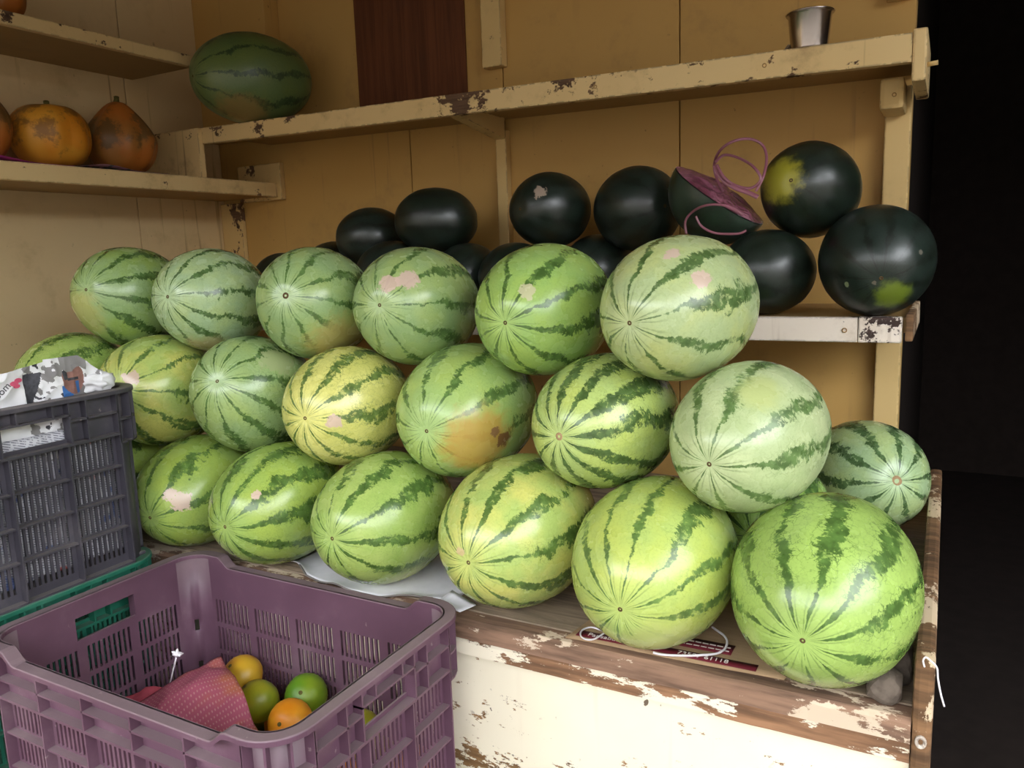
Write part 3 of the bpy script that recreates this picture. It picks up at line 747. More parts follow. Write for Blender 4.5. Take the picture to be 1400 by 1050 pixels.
    for si, (P0, D, N, ln) in enumerate(sides()):
        for s in (0.0, 0.022, 0.028, 0.034, 0.040, 0.046, runl, ln*0.3, ln/2, ln*0.7, ln-runl, ln-0.046, ln-0.040, ln-0.034, ln-0.028, ln-0.022, ln):
            p = P0+D*s; path.append((p.x, p.y, N.x, N.y, top(s, ln, si % 2 == 1)))
        cx, cy, a0 = cs[si]
        for k in range(1, na):
            A = math.radians(a0+90*k/na); path.append((cx+RAD*math.cos(A), cy+RAD*math.sin(A), math.cos(A), math.sin(A), h))
    mb = MB(); n = len(path)
    prof = [(-TH-0.0012, -0.004), (-TH-0.0012, 0.0016), (-TH+0.001, 0.0028), (INS-0.0015, 0.0028), (INS, 0.0012), (INS, -0.0045), (INS-0.0025, -0.0045), (INS-0.0025, -0.0006), (0.0002, -0.0006), (0.0002, -0.004)]
    for x, y, nx, ny, z in path:
        for o, dz in prof: mb.v.append((x+nx*o, y+ny*o, z+dz-0.0028))
    m = len(prof)
    for i in range(n):
        for j in range(m):
            a = i*m+j; c = i*m+(j+1) % m; a2 = ((i+1) % n)*m+j; c2 = ((i+1) % n)*m+(j+1) % m
            mb.face((a, a2, c2, c), 0, j in (1, 3))
    fix_normals(mb.build('rim', mat, root, local=True))
    mb = MB(); mb.box(-hx+0.006, hx-0.006, -hy+0.006, hy-0.006, 0.0, 0.006, bev=0.002); mb.build('base', mat, root, local=True)
    tag(root, label, 'crate', group)
    return root
PX, PY = (-1.160-0.580)/2, (0.525+0.905)/2
crate((PX, PY, 0.0), zz(-0.785), M['green_plastic'], 'green plastic crate on the ground, under the purple crate', fine=False, group='green crates under the other crates')
crate((PX, PY, zz(-0.785)), 0.29, M['purple'], 'dusty purple slotted plastic crate with oranges and pink cloth inside')
DX, DY = -1.172-CL/2, 0.475+CW/2
HB = zz(-0.487)/2
crate((DX, DY, 0.0), HB, M['green_plastic'], 'lowest green plastic crate in the stack under the charcoal crate', fine=False, group='green crates under the other crates')
crate((DX, DY, HB), HB, M['green_plastic'], 'green plastic crate directly under the charcoal crate, seen through a handle hole', group='green crates under the other crates')
crate((DX, DY, 2*HB), 0.294, M['charcoal'], 'charcoal plastic crate stuffed with newspaper, at the left')

# ------------------------------------------------------------------ citrus in the purple crate
def citrus_mat(name, c1, c2, seed):
    t = NT(name); p = t.obj(); q = t.vm('ADD', p, (seed*1.3, seed*0.7, seed*2.1))
    col = t.mix(t.step(t.noise(q, 18, 3, 0.5), 0.35, 0.65), c1, c2)
    t.col(col); t.rough(0.38); t.spec(0.45); t.bump(t.noise(q, 420, 2), 0.18, 0.001)
    return t.mat
CM = [citrus_mat('orange_peel', (0.80, 0.27, 0.010), (0.82, 0.36, 0.015), 1), citrus_mat('yellow_green_peel', (0.34, 0.30, 0.015), (0.22, 0.27, 0.015), 2),
      citrus_mat('green_peel', (0.10, 0.24, 0.012), (0.20, 0.30, 0.015), 3), citrus_mat('dull_orange_peel', (0.55, 0.24, 0.015), (0.50, 0.30, 0.02), 4)]
M['stem_end'] = plain('citrus_stem_end', (0.12, 0.10, 0.03), 0.9, 0.1, scale=400)
def fruit_mesh(seed):
    mb = MB(); r = 0.0338; pr = []
    for i in range(15):
        a = math.pi*i/14; pr.append((max(0.0, r*1.0*math.sin(a)), -r*0.93*math.cos(a)*(1-0.06*math.exp(-(((math.pi-a)/0.3)**2)))))
    mb.lathe(pr, 22); return mb
_cit = {}
def citrus(p, ci, label, rot, group='citrus fruit in the purple crate', cat='orange'):
    if ci not in _cit: _cit[ci] = fruit_mesh(ci).mesh('orange', CM[ci])
    o = bpy.data.objects.new('orange', _cit[ci]); COL.objects.link(o); o.location = (p[0], p[1], zz(p[2])); o.rotation_euler = rot
    tag(o, label, cat, group)
    if 'st' not in _cit:
        s = MB(); s.lathe([(0.0035, -0.001), (0.0032, 0.0006), (0.0015, 0.001), (0.0, 0.0006)], 8); _cit['st'] = s.mesh('stem_end', M['stem_end'])
    so = bpy.data.objects.new('stem_end', _cit['st']); COL.objects.link(so); so.parent = o; so.location = (0, 0, 0.0338*0.93*0.94+0.0002)
    return o
citrus((-1.0, 0.847, -0.675), 3, 'dull orange citrus fruit next to the pink cloth tip, at the back of the heap', (0.6, -0.3, 0))
citrus((-0.931, 0.815, -0.686), 1, 'yellow-green citrus fruit in the middle of the heap beside the pink cloth', (1.9, 0.2, 0))
citrus((-0.864, 0.852, -0.679), 2, 'greenest citrus fruit of the heap, against the crate wall', (0.8, 0.5, 0))
citrus((-0.834, 0.786, -0.679), 0, 'bright orange citrus fruit at the front of the heap', (1.1, 0.4, 0))
citrus((-0.725, 0.813, -0.682), 1, 'yellow-green citrus fruit seen through the handle hole of the purple crate', (0.3, 0.9, 0))
BOT = [(-0.764, 0.724), (-1.06, 0.598), (-0.992, 0.607), (-0.925, 0.599), (-0.859, 0.615), (-0.793, 0.598), (-0.725, 0.6), (-0.657, 0.598), (-1.05, 0.688), (-0.983, 0.7), (-0.924, 0.667), (-0.861, 0.693), (-0.799, 0.666), (-0.725, 0.668), (-0.657, 0.666), (-1.071, 0.755), (-1.008, 0.78), (-0.94, 0.776), (-0.874, 0.759), (-0.807, 0.777), (-0.724, 0.779), (-0.657, 0.765), (-1.051, 0.835), (-0.985, 0.852), (-0.917, 0.852), (-0.855, 0.825), (-0.793, 0.852), (-0.725, 0.847), (-0.657, 0.852)]
for i, (x, y) in enumerate(BOT):
    citrus((x, y, -0.744), (0, 3, 0, 1)[i % 4], 'citrus fruit in the bottom layer, showing only through the crate slots', (R0.uniform(-3, 3), R0.uniform(-3, 3), 0), group='bottom layer of citrus fruit')

# ------------------------------------------------------------------ pink cloth, twine tuft
def dotted(name, c, dot):
    t = NT(name); p = t.obj(); uv = t.n('ShaderNodeAttribute', attribute_name='UVMap').outputs['Vector']
    f = t.vm('FRACTION', t.scale(uv, (24, 30, 0)))
    d = t.vm('DISTANCE', f, (0.5, 0.5, 0.0))
    stain = t.step(t.noise(p, 14, 3), 0.45, 0.65)
    base = t.mix(t.m('MULTIPLY', stain, 0.75), c, (0.42, 0.13, 0.05))
    t.col(t.mix(t.step(d, 0.16, 0.26, 0.55, 0), base, dot)); t.rough(0.7); t.spec(0.25)
    t.bump(t.step(d, 0.1, 0.35, 0, 1), 0.35, 0.002)
    return t.mat
M['pink_dots'] = dotted('dotted_pink_cloth', (0.37, 0.085, 0.135), (0.58, 0.32, 0.29))
M['red_cloth'] = plain('dull_red_cloth', (0.28, 0.045, 0.065), 0.8, 0.2, scale=60)
def sheet_uv(o, nu, nv):
    uvl = o.data.uv_layers.new(name='UVMap')
    for poly in o.data.polygons:
        for li in poly.loop_indices:
            vi = o.data.loops[li].vertex_index; uvl.data[li].uv = ((vi//(nv+1))/nu, (vi % (nv+1))/nv)
def solid(o, th):
    md = o.modifiers.new('thickness', 'SOLIDIFY'); md.thickness = th; md.offset = 0.0; return o
A, B, E, C = Vector((-1.012, 0.818, zz(-0.640))), Vector((-0.800, 0.705, zz(-0.650))), Vector((-0.89, 0.63, zz(-0.665))), Vector((-1.062, 0.672, zz(-0.668)))
def cl(u, v):
    p = C.lerp(A, v).lerp(E.lerp(B, v), u)
    hgt = 0.030*math.sin(math.pi*v*0.8)*math.exp(-((u-0.22)/0.33)**2) - 0.012*math.sin(math.pi*u)*(1-v)
    hgt += 0.007*math.sin(9*u-3*v)*(0.4+v) + 0.006*mnoise.noise(p*30)
    return (p.x, p.y, p.z+hgt)
mb = MB(); mb.grid(cl, 36, 30)
o = mb.build('cloth', M['pink_dots'], origin=(-0.93, 0.71, zz(-0.67))); sheet_uv(o, 36, 30); solid(o, 0.0015)
tag(o, 'pink dotted cloth spread beside the oranges in the purple crate', 'cloth')
def blob(cx, cy, cz, rx, ry, rz, amp, freq, seed, nu=36, nv=20, rot=0.0):
    mb = MB(); c, s = math.cos(rot), math.sin(rot)
    def P(u, v):
        th, la = 2*math.pi*u, math.pi*v; d = Vector((math.sin(la)*math.cos(th), math.sin(la)*math.sin(th), math.cos(la)))
        k = 1+amp*mnoise.noise(d*freq+Vector((seed, seed*2, seed*3))) + amp*0.6*abs(mnoise.noise(d*freq*2.3+Vector((seed, 0, seed))))
        x, y, z = d.x*rx*k, d.y*ry*k, d.z*rz*k
        return (cx+x*c-y*s, cy+x*s+y*c, cz+z)
    mb.grid(P, nu, nv)
    return mb
mb = blob(-1.062, 0.728, zz(-0.688), 0.060, 0.026, 0.030, 0.45, 1.9, 4.2, rot=0.75)
tag(mb.build('cloth', M['red_cloth'], origin=(-1.062, 0.728, zz(-0.71))), 'crumpled dull red cloth at the left wall inside the purple crate', 'cloth')
tf = empty('twine_tuft', (-1.062, 0.755, zz(-0.66)))
mb = MB(); mb.tube([(-1.062, 0.755, zz(-0.66)), (-1.055, 0.757, zz(-0.640)), (-1.046, 0.757, zz(-0.62)), (-1.040, 0.757, zz(-0.607))], 0.0013, 6); mb.build('stalk', M['twine'], tf)
mb = MB()
for i in range(16):
    a = i*2.4; e = R0.uniform(-0.3, 1.2); L = R0.uniform(0.008, 0.015)
    p0 = Vector((-1.039, 0.757, zz(-0.606))); d = Vector((math.cos(a)*math.cos(e), math.sin(a)*math.cos(e), math.sin(e)*0.8))
    mb.tube([p0, p0+d*L*0.6+Vector((0, 0, 0.002)), p0+d*L], [0.0022, 0.0026, 0.0008], 5)
mb.build('frayed_end', M['twine'], tf)
tag(tf, 'frayed white tuft on a thin stalk sticking up in the purple crate', 'twine')

# ------------------------------------------------------------------ newspaper in the charcoal crate
def newsprint(name, base, ink, dens=0.5):
    t = NT(name); p = t.pos(); s = t.n('ShaderNodeSeparateXYZ'); t.L(p, s.inputs[0])
    ln = t.step(t.m('ABSOLUTE', t.m('SUBTRACT', t.m('FRACT', t.m('MULTIPLY', t.m('MULTIPLY_ADD', s.outputs[1], 0.35, s.outputs[2]), 260.0)), 0.5)), 0.18, 0.28, 1, 0)
    wd = t.step(t.noise(t.scale(p, (120, 260, 90)), 1.0, 2, 0.5), 0.42, 0.5)
    col = t.mix(t.m('MULTIPLY', t.m('MULTIPLY', ln, wd), dens), base, ink)
    blot = t.noise(p, 22, 2); col = t.mix(t.step(blot, 0.63, 0.67, 0, 0.8), col, (0.05, 0.10, 0.32)); 
    col = t.mix(t.step(t.noise(p, 19, 1), 0.70, 0.73, 0, 0.8), col, (0.55, 0.05, 0.03))
    t.col(col); t.rough(0.75); t.spec(0.2); return t.mat
M['news'] = newsprint('newsprint', (0.62, 0.62, 0.66), (0.08, 0.08, 0.12), 0.75)
M['paper'] = plain('white_paper', (0.80, 0.80, 0.82), 0.7, 0.25, var=0.03)
M['ink_dark'] = plain('dark_print', (0.06, 0.06, 0.07), 0.7, 0.2, var=0.4, scale=90)
M['ink_grey'] = plain('grey_print', (0.26, 0.25, 0.25), 0.7, 0.2)
M['ink_skin'] = plain('brown_print', (0.30, 0.155, 0.13), 0.7, 0.2, var=0.2, scale=50)
M['ink_blue'] = plain('blue_print', (0.06, 0.17, 0.45), 0.7, 0.2)
M['ink_pink'] = plain('pink_print', (0.62, 0.10, 0.18), 0.7, 0.2)
nm = [M['paper'], M['ink_dark'], M['ink_grey'], M['ink_skin'], M['ink_blue'], M['ink_pink']]
Y0, Y1, ZB = 0.535, 0.80, zz(-0.29)
def ztop(y):
    if y < 0.71: return zz(-0.160)+ (y-0.535)*0.13
    return zz(-0.1335) - max(0, y-0.765)*0.9
def nx(y, z): return -1.206 - 0.010*mnoise.noise(Vector((y*18, z*14, 1.0))) - 0.006*abs(mnoise.noise(Vector((y*40, z*40, 5.0)))) - 0.05*max(0, z-zz(-0.20))
def np_(u, v):
    y = Y0+(Y1-Y0)*u; z = ZB+(ztop(y)-ZB)*v
    return (nx(y, z), y, z)
def nmat(u, v):
    y = Y0+(Y1-Y0)*u; z = ZB+(ztop(y)-ZB)*v - H - 0.013
    fx, fz = (y-0.751)/0.020, (z+0.182)/0.024
    if z > -0.168 + 0.004*math.sin(y*200) and abs(y-0.755) < 0.021 and z > -0.170: return 2
    if fx*fx+fz*fz < 1.0:
        if abs(y-0.738) < 0.004 and z > -0.182: return 1
        if fz > -0.1 and fz < 0.08 and abs(fx+0.05) < 0.5: return 1
        if abs(y-0.757) < 0.003 and z < -0.186: return 4
        return 3
    if y > 0.728 and z < -0.19: return 4 if y < 0.745 else 2
    if 0.675 < y < 0.735:
        w = (y-0.675)/0.06; k = mnoise.noise(Vector((y*60+z*50, z*30-y*20, 3.0)))+0.35*mnoise.noise(Vector((y*160, z*160, 1.0)))
        if w < 0.25+0.25*math.sin((z+0.2)*30) and z < -0.165: return 1
        return 2 if k > 0.12 else (1 if k < -0.42 else 0)
    if y > 0.772: return 2 if mnoise.noise(Vector((y*90, z*60, 7.0))) > 0.2 else 0
    return 0
nw = empty('newspaper', (-1.25, 0.66, zz(-0.46)))
mb = MB(); mb.grid(np_, 240, 150, mf=nmat); o = mb.build('front_sheet', nm, nw); solid(o, 0.0006)
mb = MB(); mb.grid(lambda u, v: (-1.203-0.012*mnoise.noise(Vector((u*7, v*7, 9))) - 0.004*mnoise.noise(Vector((u*22, v*22, 2))), 0.51+0.30*u, zz(-0.465)+0.22*v), 40, 34)
o = mb.build('lining_sheet', M['news'], nw); solid(o, 0.0006)
mb = blob(-1.225, 0.797, zz(-0.183), 0.026, 0.030, 0.018, 0.35, 2.6, 1.3); mb.build('crumpled_corner', M['paper'], nw)
# loose heap of the same paper filling the crate
mb = blob(-1.43, 0.655, zz(-0.345), 0.205, 0.130, 0.125, 0.16, 2.4, 7.7, 48, 30); mb.build('crumpled_heap', M['news'], nw)
def text_mesh(body, size, mat, name, mtx, parent=None, origin=None):
    cu = bpy.data.curves.new(name, 'FONT'); cu.body = body; cu.size = size; cu.align_x = 'LEFT'; cu.extrude = 0.00015
    to = bpy.data.objects.new('tmp_text', cu); COL.objects.link(to)
    dg = bpy.context.evaluated_depsgraph_get(); me = bpy.data.meshes.new_from_object(to.evaluated_get(dg))
    bpy.data.objects.remove(to); bpy.data.curves.remove(cu)
    me.transform(mtx); me.materials.clear(); me.materials.append(mat)
    o = bpy.data.objects.new(name, me); COL.objects.link(o)
    if parent is not None: o.parent = parent
    return o
def frame(origin, xd, yd):
    xd = Vector(xd).normalized(); yd = Vector(yd); yd = (yd - xd*yd.dot(xd)).normalized(); zd = xd.cross(yd)
    return Matrix(((xd.x, yd.x, zd.x, origin[0]), (xd.y, yd.y, zd.y, origin[1]), (xd.z, yd.z, zd.z, origin[2]), (0, 0, 0, 1)))
off = nw.location
def onsheet(y, z): return Vector((nx(y, zz(z))+0.0012, y, zz(z)))-off
text_mesh('room', 0.015, M['ink_dark'], 'printed_word', frame(onsheet(0.628, -0.187)+Vector((0.0025, 0, 0)), (0, 0.75, 0.62), (0, -0.62, 0.75)), nw)
mb = MB()
for i, (dy, dz, r) in enumerate(((0, 0, 0.0065), (0.007, 0.004, 0.006), (0.003, -0.004, 0.0055))):
    p = onsheet(0.660+dy, -0.163+dz)+off; n0 = len(mb.v)
    for k in range(10):
        a = k*math.pi/5; q = onsheet(0.660+dy+math.cos(a)*r, -0.163+dz+math.sin(a)*r*0.6)+off; mb.v.append((max(q.x, p.x)+0.0004, q.y, q.z))
    mb.face(range(n0, n0+10))
solid(mb.build('printed_flower', M['ink_pink'], nw), 0.0003)
tag(nw, 'crumpled newspaper with a printed face under a grey cap, stuffed in the charcoal crate', 'newspaper')

# ------------------------------------------------------------------ paper, cardboard, twine and stones on the counter
M['card'] = timber('brown_cardboard', (0.42, 0.28, 0.16), rough=0.85, grain=(8, 90, 10), dark=0.8, dirt=0.35)
M['maroon'] = plain('maroon_print', (0.13, 0.012, 0.022), 0.6, 0.3)
M['print_white'] = plain('white_print', (0.72, 0.66, 0.62), 0.6, 0.3)
M['sheet_white'] = plain('white_card', (0.72, 0.70, 0.76), 0.75, 0.25, var=0.06)
M['card_edge'] = plain('grey_torn_edge', (0.18, 0.16, 0.15), 0.9, 0.2)
ps = empty('paper_sheet', (-0.80, 1.0, BT))
def pw(u, v):
    x = -0.985+0.345*u; fr = 0.917+0.010*math.sin(u*9)+0.006*mnoise.noise(Vector((u*9, 0, 3)))
    if u < 0.2: fr += (0.2-u)*0.22
    if u > 0.86: fr += (u-0.86)*0.2
    y = fr+(1.10-fr)*v
    z = BT+0.0012+ (0.008*max(0, 1-v*5)**2)*(0.5+0.5*math.sin(u*17)) 
    return (x, y, z)
mb = MB(); mb.grid(pw, 50, 20); solid(mb.build('sheet', M['sheet_white'], ps), 0.0016)
mb = MB(); mb.tube([Vector(pw(u/60, 0))+Vector((0, -0.0008, 0.0004)) for u in range(6, 56)], 0.0016, 5); mb.build('torn_edge', M['card_edge'], ps)
mb = MB(); mb.grid(lambda u, v: (-0.655+0.05*u+0.01*v, 0.925+0.03*v-0.012*u, BT+0.006+0.010*v*(1-u)), 6, 4); solid(mb.build('folded_corner', M['sheet_white'], ps), 0.001)
tag(ps, 'white card sheet with torn grey edge under the bottom row on the counter', 'paper')
cb = empty('cardboard', (-0.31, 1.0, BT))
mb = MB(); mb.grid(lambda u, v: (-0.436+0.285*u+0.012*math.sin(v*3), 0.916+0.20*v+0.012*u, BT+0.0010+0.0006*math.sin(u*8)), 20, 12); solid(mb.build('sheet', M['card'], cb), 0.0018)
def bar(x0, x1, y0, y1, sl): 
    mb = MB(); mb.grid(lambda u, v: (x0+(x1-x0)*u, y0+(y1-y0)*v+sl*u, BT+0.0026), 12, 2); return solid(mb.build('printed_band', M['maroon'], cb), 0.0004)
bar(-0.425, -0.185, 0.925, 0.9415, 0.006); bar(-0.335, -0.222, 0.954, 0.981, 0.004)
tm = lambda x, y: frame(Vector((x, y, BT+0.0030))-cb.location, (1, 0.03, 0), (0, 1, 0))
text_mesh('Pansabulls.com', 0.0125, M['print_white'], 'printed_words', tm(-0.410, 0.9300), cb)
text_mesh('73587 61118', 0.0125, M['print_white'], 'printed_number', tm(-0.286, 0.9335), cb)
for yy in (0.962, 0.9715):
    mb = MB()
    for k in range(11): mb.box(-0.330+k*0.0096, -0.330+k*0.0096+0.0078, yy+0.0003*k, yy+0.0022+0.0003*k, BT+0.0028, BT+0.0031)
    mb.build('printed_line', M['print_white'], cb)
tag(cb, 'brown cardboard with maroon printed bands and white lettering on the counter edge', 'cardboard')
def smooth(pts, n=8):
    P = [Vector(p) for p in pts]; out = []
    for i in range(len(P)-1):
        p0, p1, p2, p3 = P[max(i-1, 0)], P[i], P[i+1], P[min(i+2, len(P)-1)]
        for k in range(n):
            t = k/n; out.append(0.5*((2*p1)+(p2-p0)*t+(2*p0-5*p1+4*p2-p3)*t*t+(3*p1-p0-3*p2+p3)*t**3))
    out.append(P[-1]); return out
def twine(pts, r, label, group=None, mat='twine'):
    mb = MB(); pp = smooth([(x, y, zz(z)) for x, y, z in pts]); mb.tube(pp, r, 6)
    o = mb.build('twine', M[mat], origin=tuple(pp[0])); tag(o, label, 'twine', group); return o
twine([(-0.3972, 0.9493, -0.5155), (-0.4134, 0.9514, -0.5155), (-0.421, 0.9384, -0.5155), (-0.416, 0.922, -0.515), (-0.4056, 0.9154, -0.515), (-0.3957, 0.9222, -0.5155), (-0.3903, 0.9431, -0.5155), (-0.388, 0.9535, -0.5155)], 0.0012, 'small loop of white twine on the left end of the maroon print')
twine([(-0.2619, 1.0208, -0.5155), (-0.2504, 1.0073, -0.513), (-0.2398, 0.9963, -0.512), (-0.233, 0.9839, -0.513), (-0.2318, 0.9672, -0.515), (-0.2382, 0.9516, -0.5155), (-0.2541, 0.9401, -0.5155), (-0.2721, 0.9297, -0.5155), (-0.2997, 0.9189, -0.515), (-0.3119, 0.9174, -0.514)], 0.0016, 'wide curve of white twine right of the light green melon on cardboard')
twine([(-0.0021, 0.9035, -0.4546), (-0.0038, 0.9035, -0.4474), (-0.0012, 0.9040, -0.4434), (0.0038, 0.9035, -0.4465), (0.0095, 0.9025, -0.4523), (0.0112, 0.903, -0.4652), (0.0144, 0.903, -0.4811), (0.0185, 0.903, -0.4954)], 0.0010, 'white thread hanging from the end board of the counter')
def stone(c, r, seed, label):
    bm = bmesh.new(); bmesh.ops.create_icosphere(bm, subdivisions=3, radius=1)
    for v in bm.verts:
        d = v.co.normalized(); k = 1+0.22*mnoise.noise(d*1.4+Vector((seed, 0, 0)))+0.08*mnoise.noise(d*4+Vector((0, seed, 0)))
        q = [max(-0.75, min(0.78, d.x*k)), max(-0.8, min(0.8, d.y*k)), max(-0.8, min(0.85, d.z*k))]
        v.co = Vector((c[0]+q[0]*r[0], c[1]+q[1]*r[1], zz(c[2])+q[2]*r[2]))
    mb = MB(); mb.add_bm(bm); bm.free()
    tag(mb.build('stone', M['stone'], origin=(c[0], c[1], zz(c[2]))), label, 'stone', 'stones wedging the front right melon')
stone((-0.042, 0.936, -0.501), (0.024, 0.020, 0.024), 2.0, 'smaller front stone wedged under the biggest watermelon')
stone((-0.030, 0.985, -0.492), (0.019, 0.026, 0.036), 6.0, 'taller grey stone wedged between the biggest watermelon and the end board')

# ------------------------------------------------------------------ wrapped half melon
M['cut_rind'] = plain('black_green_rind', (0.008, 0.022, 0.010), 0.3, 0.5, var=0.4, scale=25)
def film(name, c, alpha, rough):
    t = NT(name); t.col(c); t.rough(rough); t.spec(0.8); t.b.inputs['Alpha'].default_value = alpha
    t.bump(t.noise(t.obj(), 55, 4, 0.6, dist=1.0), 0.8, 0.012); return t.mat
M['clear_film'] = film('clear_plastic_film', (0.4, 0.45, 0.42), 0.035, 0.12)
t = NT('purple_film_over_flesh'); pp = t.obj()
t.col(t.mix(t.step(t.noise(pp, 26, 4, 0.6, dist=1.2), 0.35, 0.7), (0.14, 0.035, 0.06), (0.30, 0.11, 0.16))); t.rough(0.16); t.spec(0.8)
t.bump(t.noise(pp, 40, 4, 0.6, dist=1.5), 0.9, 0.012); M['purple_film'] = t.mat
M['ribbon'] = plain('mauve_plastic_ribbon', (0.22, 0.075, 0.10), 0.35, 0.5)
nn = Vector((0.60, -0.06, 0.797)).normalized(); ta = Vector((0.729, 0.291, -0.6)); ta = (ta-nn*ta.dot(nn)).normalized(); tb = nn.cross(ta)
CC = Vector((-0.372, 1.478, zz(0.094)))
hm = empty('wrapped_melon_half', CC - Vector((0, 0, 0.06)))
def hp(a, la, k=1.0):
    rr = 0.094 if abs(math.cos(a)) > 2 else 0.088
    return CC + (ta*math.cos(a)*0.094 + tb*math.sin(a)*0.084)*math.cos(la)*k - nn*math.sin(la)*0.086*k
mb = MB(); mb.grid(lambda u, v: hp(2*math.pi*u, v*math.pi/2), 40, 14); mb.build('rind', M['cut_rind'], hm)
mb = MB(); mb.grid(lambda u, v: hp(2*math.pi*u, -0.02, v*0.995) + nn*(0.016*(1-v*v)+0.006*mnoise.noise(Vector((math.cos(6.283*u)*v*4, math.sin(6.283*u)*v*4, 2)))*(1-v**4)), 40, 14); mb.build('cut_face', M['purple_film'], hm)
def cf(u, v):
    a = 2*math.pi*u; p = hp(a, v*math.pi/2, 1.025); d = (p-CC).normalized()
    return p + d*0.005*abs(mnoise.noise(d*7))
mb = MB(); mb.grid(cf, 60, 20); mb.build('film', M['clear_film'], hm)
mb = MB(); T0 = [(-0.345, 1.415, 0.062), (-0.2758, 1.414, 0.046), (-0.256, 1.416, 0.036), (-0.312, 1.412, 0.028)]
Q = [Vector((x, y, zz(z))) for x, y, z in T0]
mb.grid(lambda u, v: Q[0].lerp(Q[1], u).lerp(Q[3].lerp(Q[2], u), v)+Vector((0, -0.006*abs(math.sin(u*9+v*4)), 0.003*math.sin(u*7))), 14, 8); mb.build('film_tail', M['clear_film'], hm)
def ribbon(pts, w=0.0024):
    pp = smooth([(x, y, zz(z)) for x, y, z in pts], 7); mb = MB(); n = len(pp)
    for i, p in enumerate(pp):
        tt = (pp[min(i+1, n-1)]-pp[max(i-1, 0)]).normalized(); sd = tt.cross(Vector((0.4, -1, 0.2))).normalized()
        mb.v += [tuple(p-sd*w), tuple(p+sd*w)]
    for i in range(n-1): mb.face((2*i, 2*i+1, 2*i+3, 2*i+2), 0, True)
    solid(mb.build('ribbon', M['ribbon'], hm), 0.0008)
ribbon([(-0.3564, 1.44, 0.0977), (-0.3745, 1.4593, 0.1306), (-0.3737, 1.4503, 0.1502), (-0.3574, 1.4262, 0.1678), (-0.334, 1.4223, 0.1799), (-0.3117, 1.4443, 0.1837), (-0.2937, 1.46, 0.1738), (-0.2833, 1.4464, 0.1508), (-0.2831, 1.4234, 0.1186), (-0.294, 1.4148, 0.0927)])
ribbon([(-0.3672, 1.43, 0.148), (-0.3567, 1.4493, 0.1612), (-0.3291, 1.4403, 0.153), (-0.2989, 1.4162, 0.1339), (-0.2857, 1.4123, 0.1121), (-0.3022, 1.4143, 0.0987), (-0.3282, 1.41, 0.1051), (-0.3468, 1.4064, 0.1207), (-0.3604, 1.4134, 0.1423)])
ribbon([(-0.3633, 1.415, 0.1423), (-0.3516, 1.4098, 0.1193), (-0.3319, 1.4076, 0.1029), (-0.3055, 1.4116, 0.0909), (-0.2893, 1.4106, 0.0825)], 0.004)
ribbon([(-0.4083, 1.3940, 0.026), (-0.4098, 1.3936, 0.0482), (-0.3953, 1.3892, 0.064), (-0.37, 1.3771, 0.0723), (-0.3441, 1.3752, 0.0719), (-0.3214, 1.3792, 0.0635), (-0.3081, 1.3840, 0.0531)], 0.002)
ribbon([(-0.3885, 1.3840, 0.0556), (-0.3796, 1.3848, 0.0388), (-0.3594, 1.3871, 0.0264), (-0.3348, 1.3879, 0.0228), (-0.3133, 1.3877, 0.0231), (-0.3037, 1.3903, 0.0277)], 0.002)
tag(hm, 'halved watermelon wrapped in clear and purple film with mauve ribbon loops', 'melon half')

# ------------------------------------------------------------------ steel cup, chip of wood
t = NT('brushed_steel'); pp = t.obj(); t.col((0.52, 0.47, 0.44)); t.b.inputs['Metallic'].default_value = 1.0
t.rough(0.24); M['steel'] = t.mat
cx, cy = -0.236, 1.566; cz = topz(cx)+0.0002
cup = empty('steel_cup', (cx, cy, cz))
mb = MB(); mb.lathe([(0.0, 0.004), (0.0275, 0.004), (0.030, 0.012), (0.0355, 0.066), (0.0385, 0.0695), (0.0400, 0.0690), (0.0390, 0.0665), (0.0368, 0.0645), (0.0315, 0.010), (0.0295, 0.0), (0.0, 0.0)], 40, 0, (cx, cy, cz)); fix_normals(mb.build('body', M['steel'], cup))
mb = MB(); mb.lathe([(0.0384, 0.0685), (0.0403, 0.0705), (0.0419, 0.0690), (0.0403, 0.0672), (0.0384, 0.0685)], 40, 0, (cx, cy, cz)); fix_normals(mb.build('rolled_rim', M['steel'], cup))
tag(cup, 'small flared stainless steel cup standing on the high shelf', 'cup')
mb = MB(); mb.v = [(-0.288, 1.560, topz(-0.28)), (-0.280, 1.556, topz(-0.28)), (-0.268, 1.560, topz(-0.28)+0.020), (-0.272, 1.563, topz(-0.28)+0.022), (-0.284, 1.566, topz(-0.28)), (-0.276, 1.564, topz(-0.28)), (-0.266, 1.564, topz(-0.28)+0.018), (-0.271, 1.567, topz(-0.28)+0.020)]
for f in ((0,1,2,3),(7,6,5,4),(0,4,5,1),(1,5,6,2),(2,6,7,3),(3,7,4,0)): mb.face(f)
tag(fix_normals(mb.build('wood_chip', M['bench_top'], origin=(-0.28, 1.562, topz(-0.28)))), 'small brown wood chip on the high shelf beside the steel cup', 'wood chip')

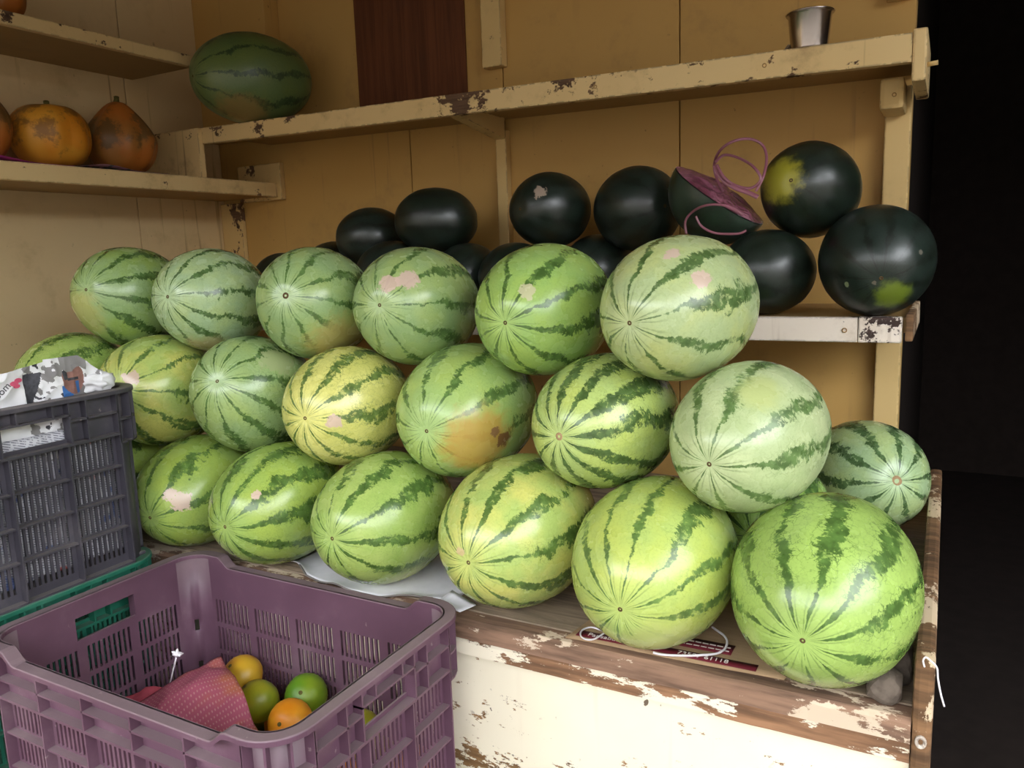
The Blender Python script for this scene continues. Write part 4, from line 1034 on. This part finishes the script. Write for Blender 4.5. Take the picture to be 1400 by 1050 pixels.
# ------------------------------------------------------------------ pumpkins on the left shelves
def pumpkin_mat(name, a, b, c, seed):
    t = NT(name); p = t.vm('ADD', t.obj(), (seed, seed*2, seed*3))
    col = t.mix(t.step(t.noise(p, 9, 3, 0.6), 0.38, 0.66), a, b)
    s = t.n('ShaderNodeSeparateXYZ'); t.L(t.obj(), s.inputs[0])
    blot = t.m('ADD', t.noise(p, 16, 5, 0.7), t.step(s.outputs[2], 0.01, 0.08, -0.08, 0.12))
    col = t.mix(t.step(blot, 0.56, 0.68, 0, 0.8), col, c)
    t.col(col); t.rough(0.45); t.spec(0.4); t.bump(t.noise(p, 30, 3), 0.15, 0.004); return t.mat
def pumpkin(x, y, zbase, r, hh, lobes, lamp, point, dip, mat, label, seed, stem=True):
    root = empty('pumpkin', (x, y, zbase)); mb = MB(); nu, nv = 64, 32
    def P(u, v):
        th, la = 2*math.pi*u, math.pi*v; sx = math.sin(la)**0.85 if v not in (0, 1) else 0.0
        k = 1 - lamp*(0.5+0.5*math.cos(lobes*th))*sx + 0.05*mnoise.noise(Vector((math.cos(th)*1.5+seed, math.sin(th)*1.5, la)))
        c = math.cos(la)
        z = hh*(1+c) + (point*hh*max(0, c)**5) - dip*hh*math.exp(-(la/0.42)**2) + dip*0.5*hh*math.exp(-((math.pi-la)/0.3)**2)
        if point: k *= 1 - 0.25*max(0, c)**1.5
        return (x+r*sx*k*math.cos(th), y+r*sx*k*math.sin(th), zbase+z-dip*0.0)
    mb.grid(P, nu, nv); mb.build('rind', mat, root)
    zt = P(0, 0)[2]; sm = MB()
    sm.tube([(x, y, zt-0.004), (x+0.001, y, zt+0.006), (x+0.004, y-0.002, zt+0.011)], [0.009, 0.006, 0.0065], 7); sm.build('stem', M['stem_end'], root)
    tag(root, label, 'pumpkin', 'pumpkins on the left shelves'); return root
LS = zz(0.2262)
PM1 = pumpkin_mat('ripe_orange_skin', (0.62, 0.22, 0.012), (0.66, 0.30, 0.03), (0.20, 0.09, 0.02), 1)
PM2 = pumpkin_mat('brown_orange_skin', (0.42, 0.13, 0.02), (0.34, 0.14, 0.03), (0.10, 0.06, 0.02), 2)
pumpkin(-1.822, 1.150, LS+0.003, 0.087, 0.075, 8, 0.05, 0.0, 0.12, PM1, 'bright orange pumpkin with flattened top, middle one on the lower left shelf', 1)
pumpkin(-1.822, 1.330, LS+0.003, 0.086, 0.080, 8, 0.09, 0.22, 0.0, PM2, 'brownish pumpkin with pointed top next to the upright cream board', 2)
pumpkin(-1.822, 0.988, LS+0.003, 0.070, 0.082, 8, 0.05, 0.15, 0.0, PM2, 'pumpkin cut off by the left edge of the picture on the lower shelf', 3)
pumpkin(-1.772, 1.045, zz(0.5216), 0.050, 0.050, 8, 0.05, 0.0, 0.1, PM2, 'small brown pumpkin on the upper left shelf', 4)
sp = empty('printed_paper', (-1.82, 1.2, LS))
mb = MB(); mb.grid(lambda u, v: (-1.705-0.19*v, 0.93+0.44*u, LS+0.001+0.010*max(0, 1-v*6)*(0.5+0.5*math.sin(u*11+1))**2), 50, 16, mf=lambda u, v: 0 if u < 0.45 else (1 if mnoise.noise(Vector((u*40, v*20, 0))) > 0 else 2)); solid(mb.build('sheet', [plain('magenta_print', (0.30, 0.03, 0.16), 0.6, 0.3), M['ink_dark'], plain('mauve_print', (0.22, 0.10, 0.13), 0.6, 0.3)], sp), 0.0008)
tag(sp, 'magenta printed paper lying under the pumpkins on the lower left shelf', 'paper')
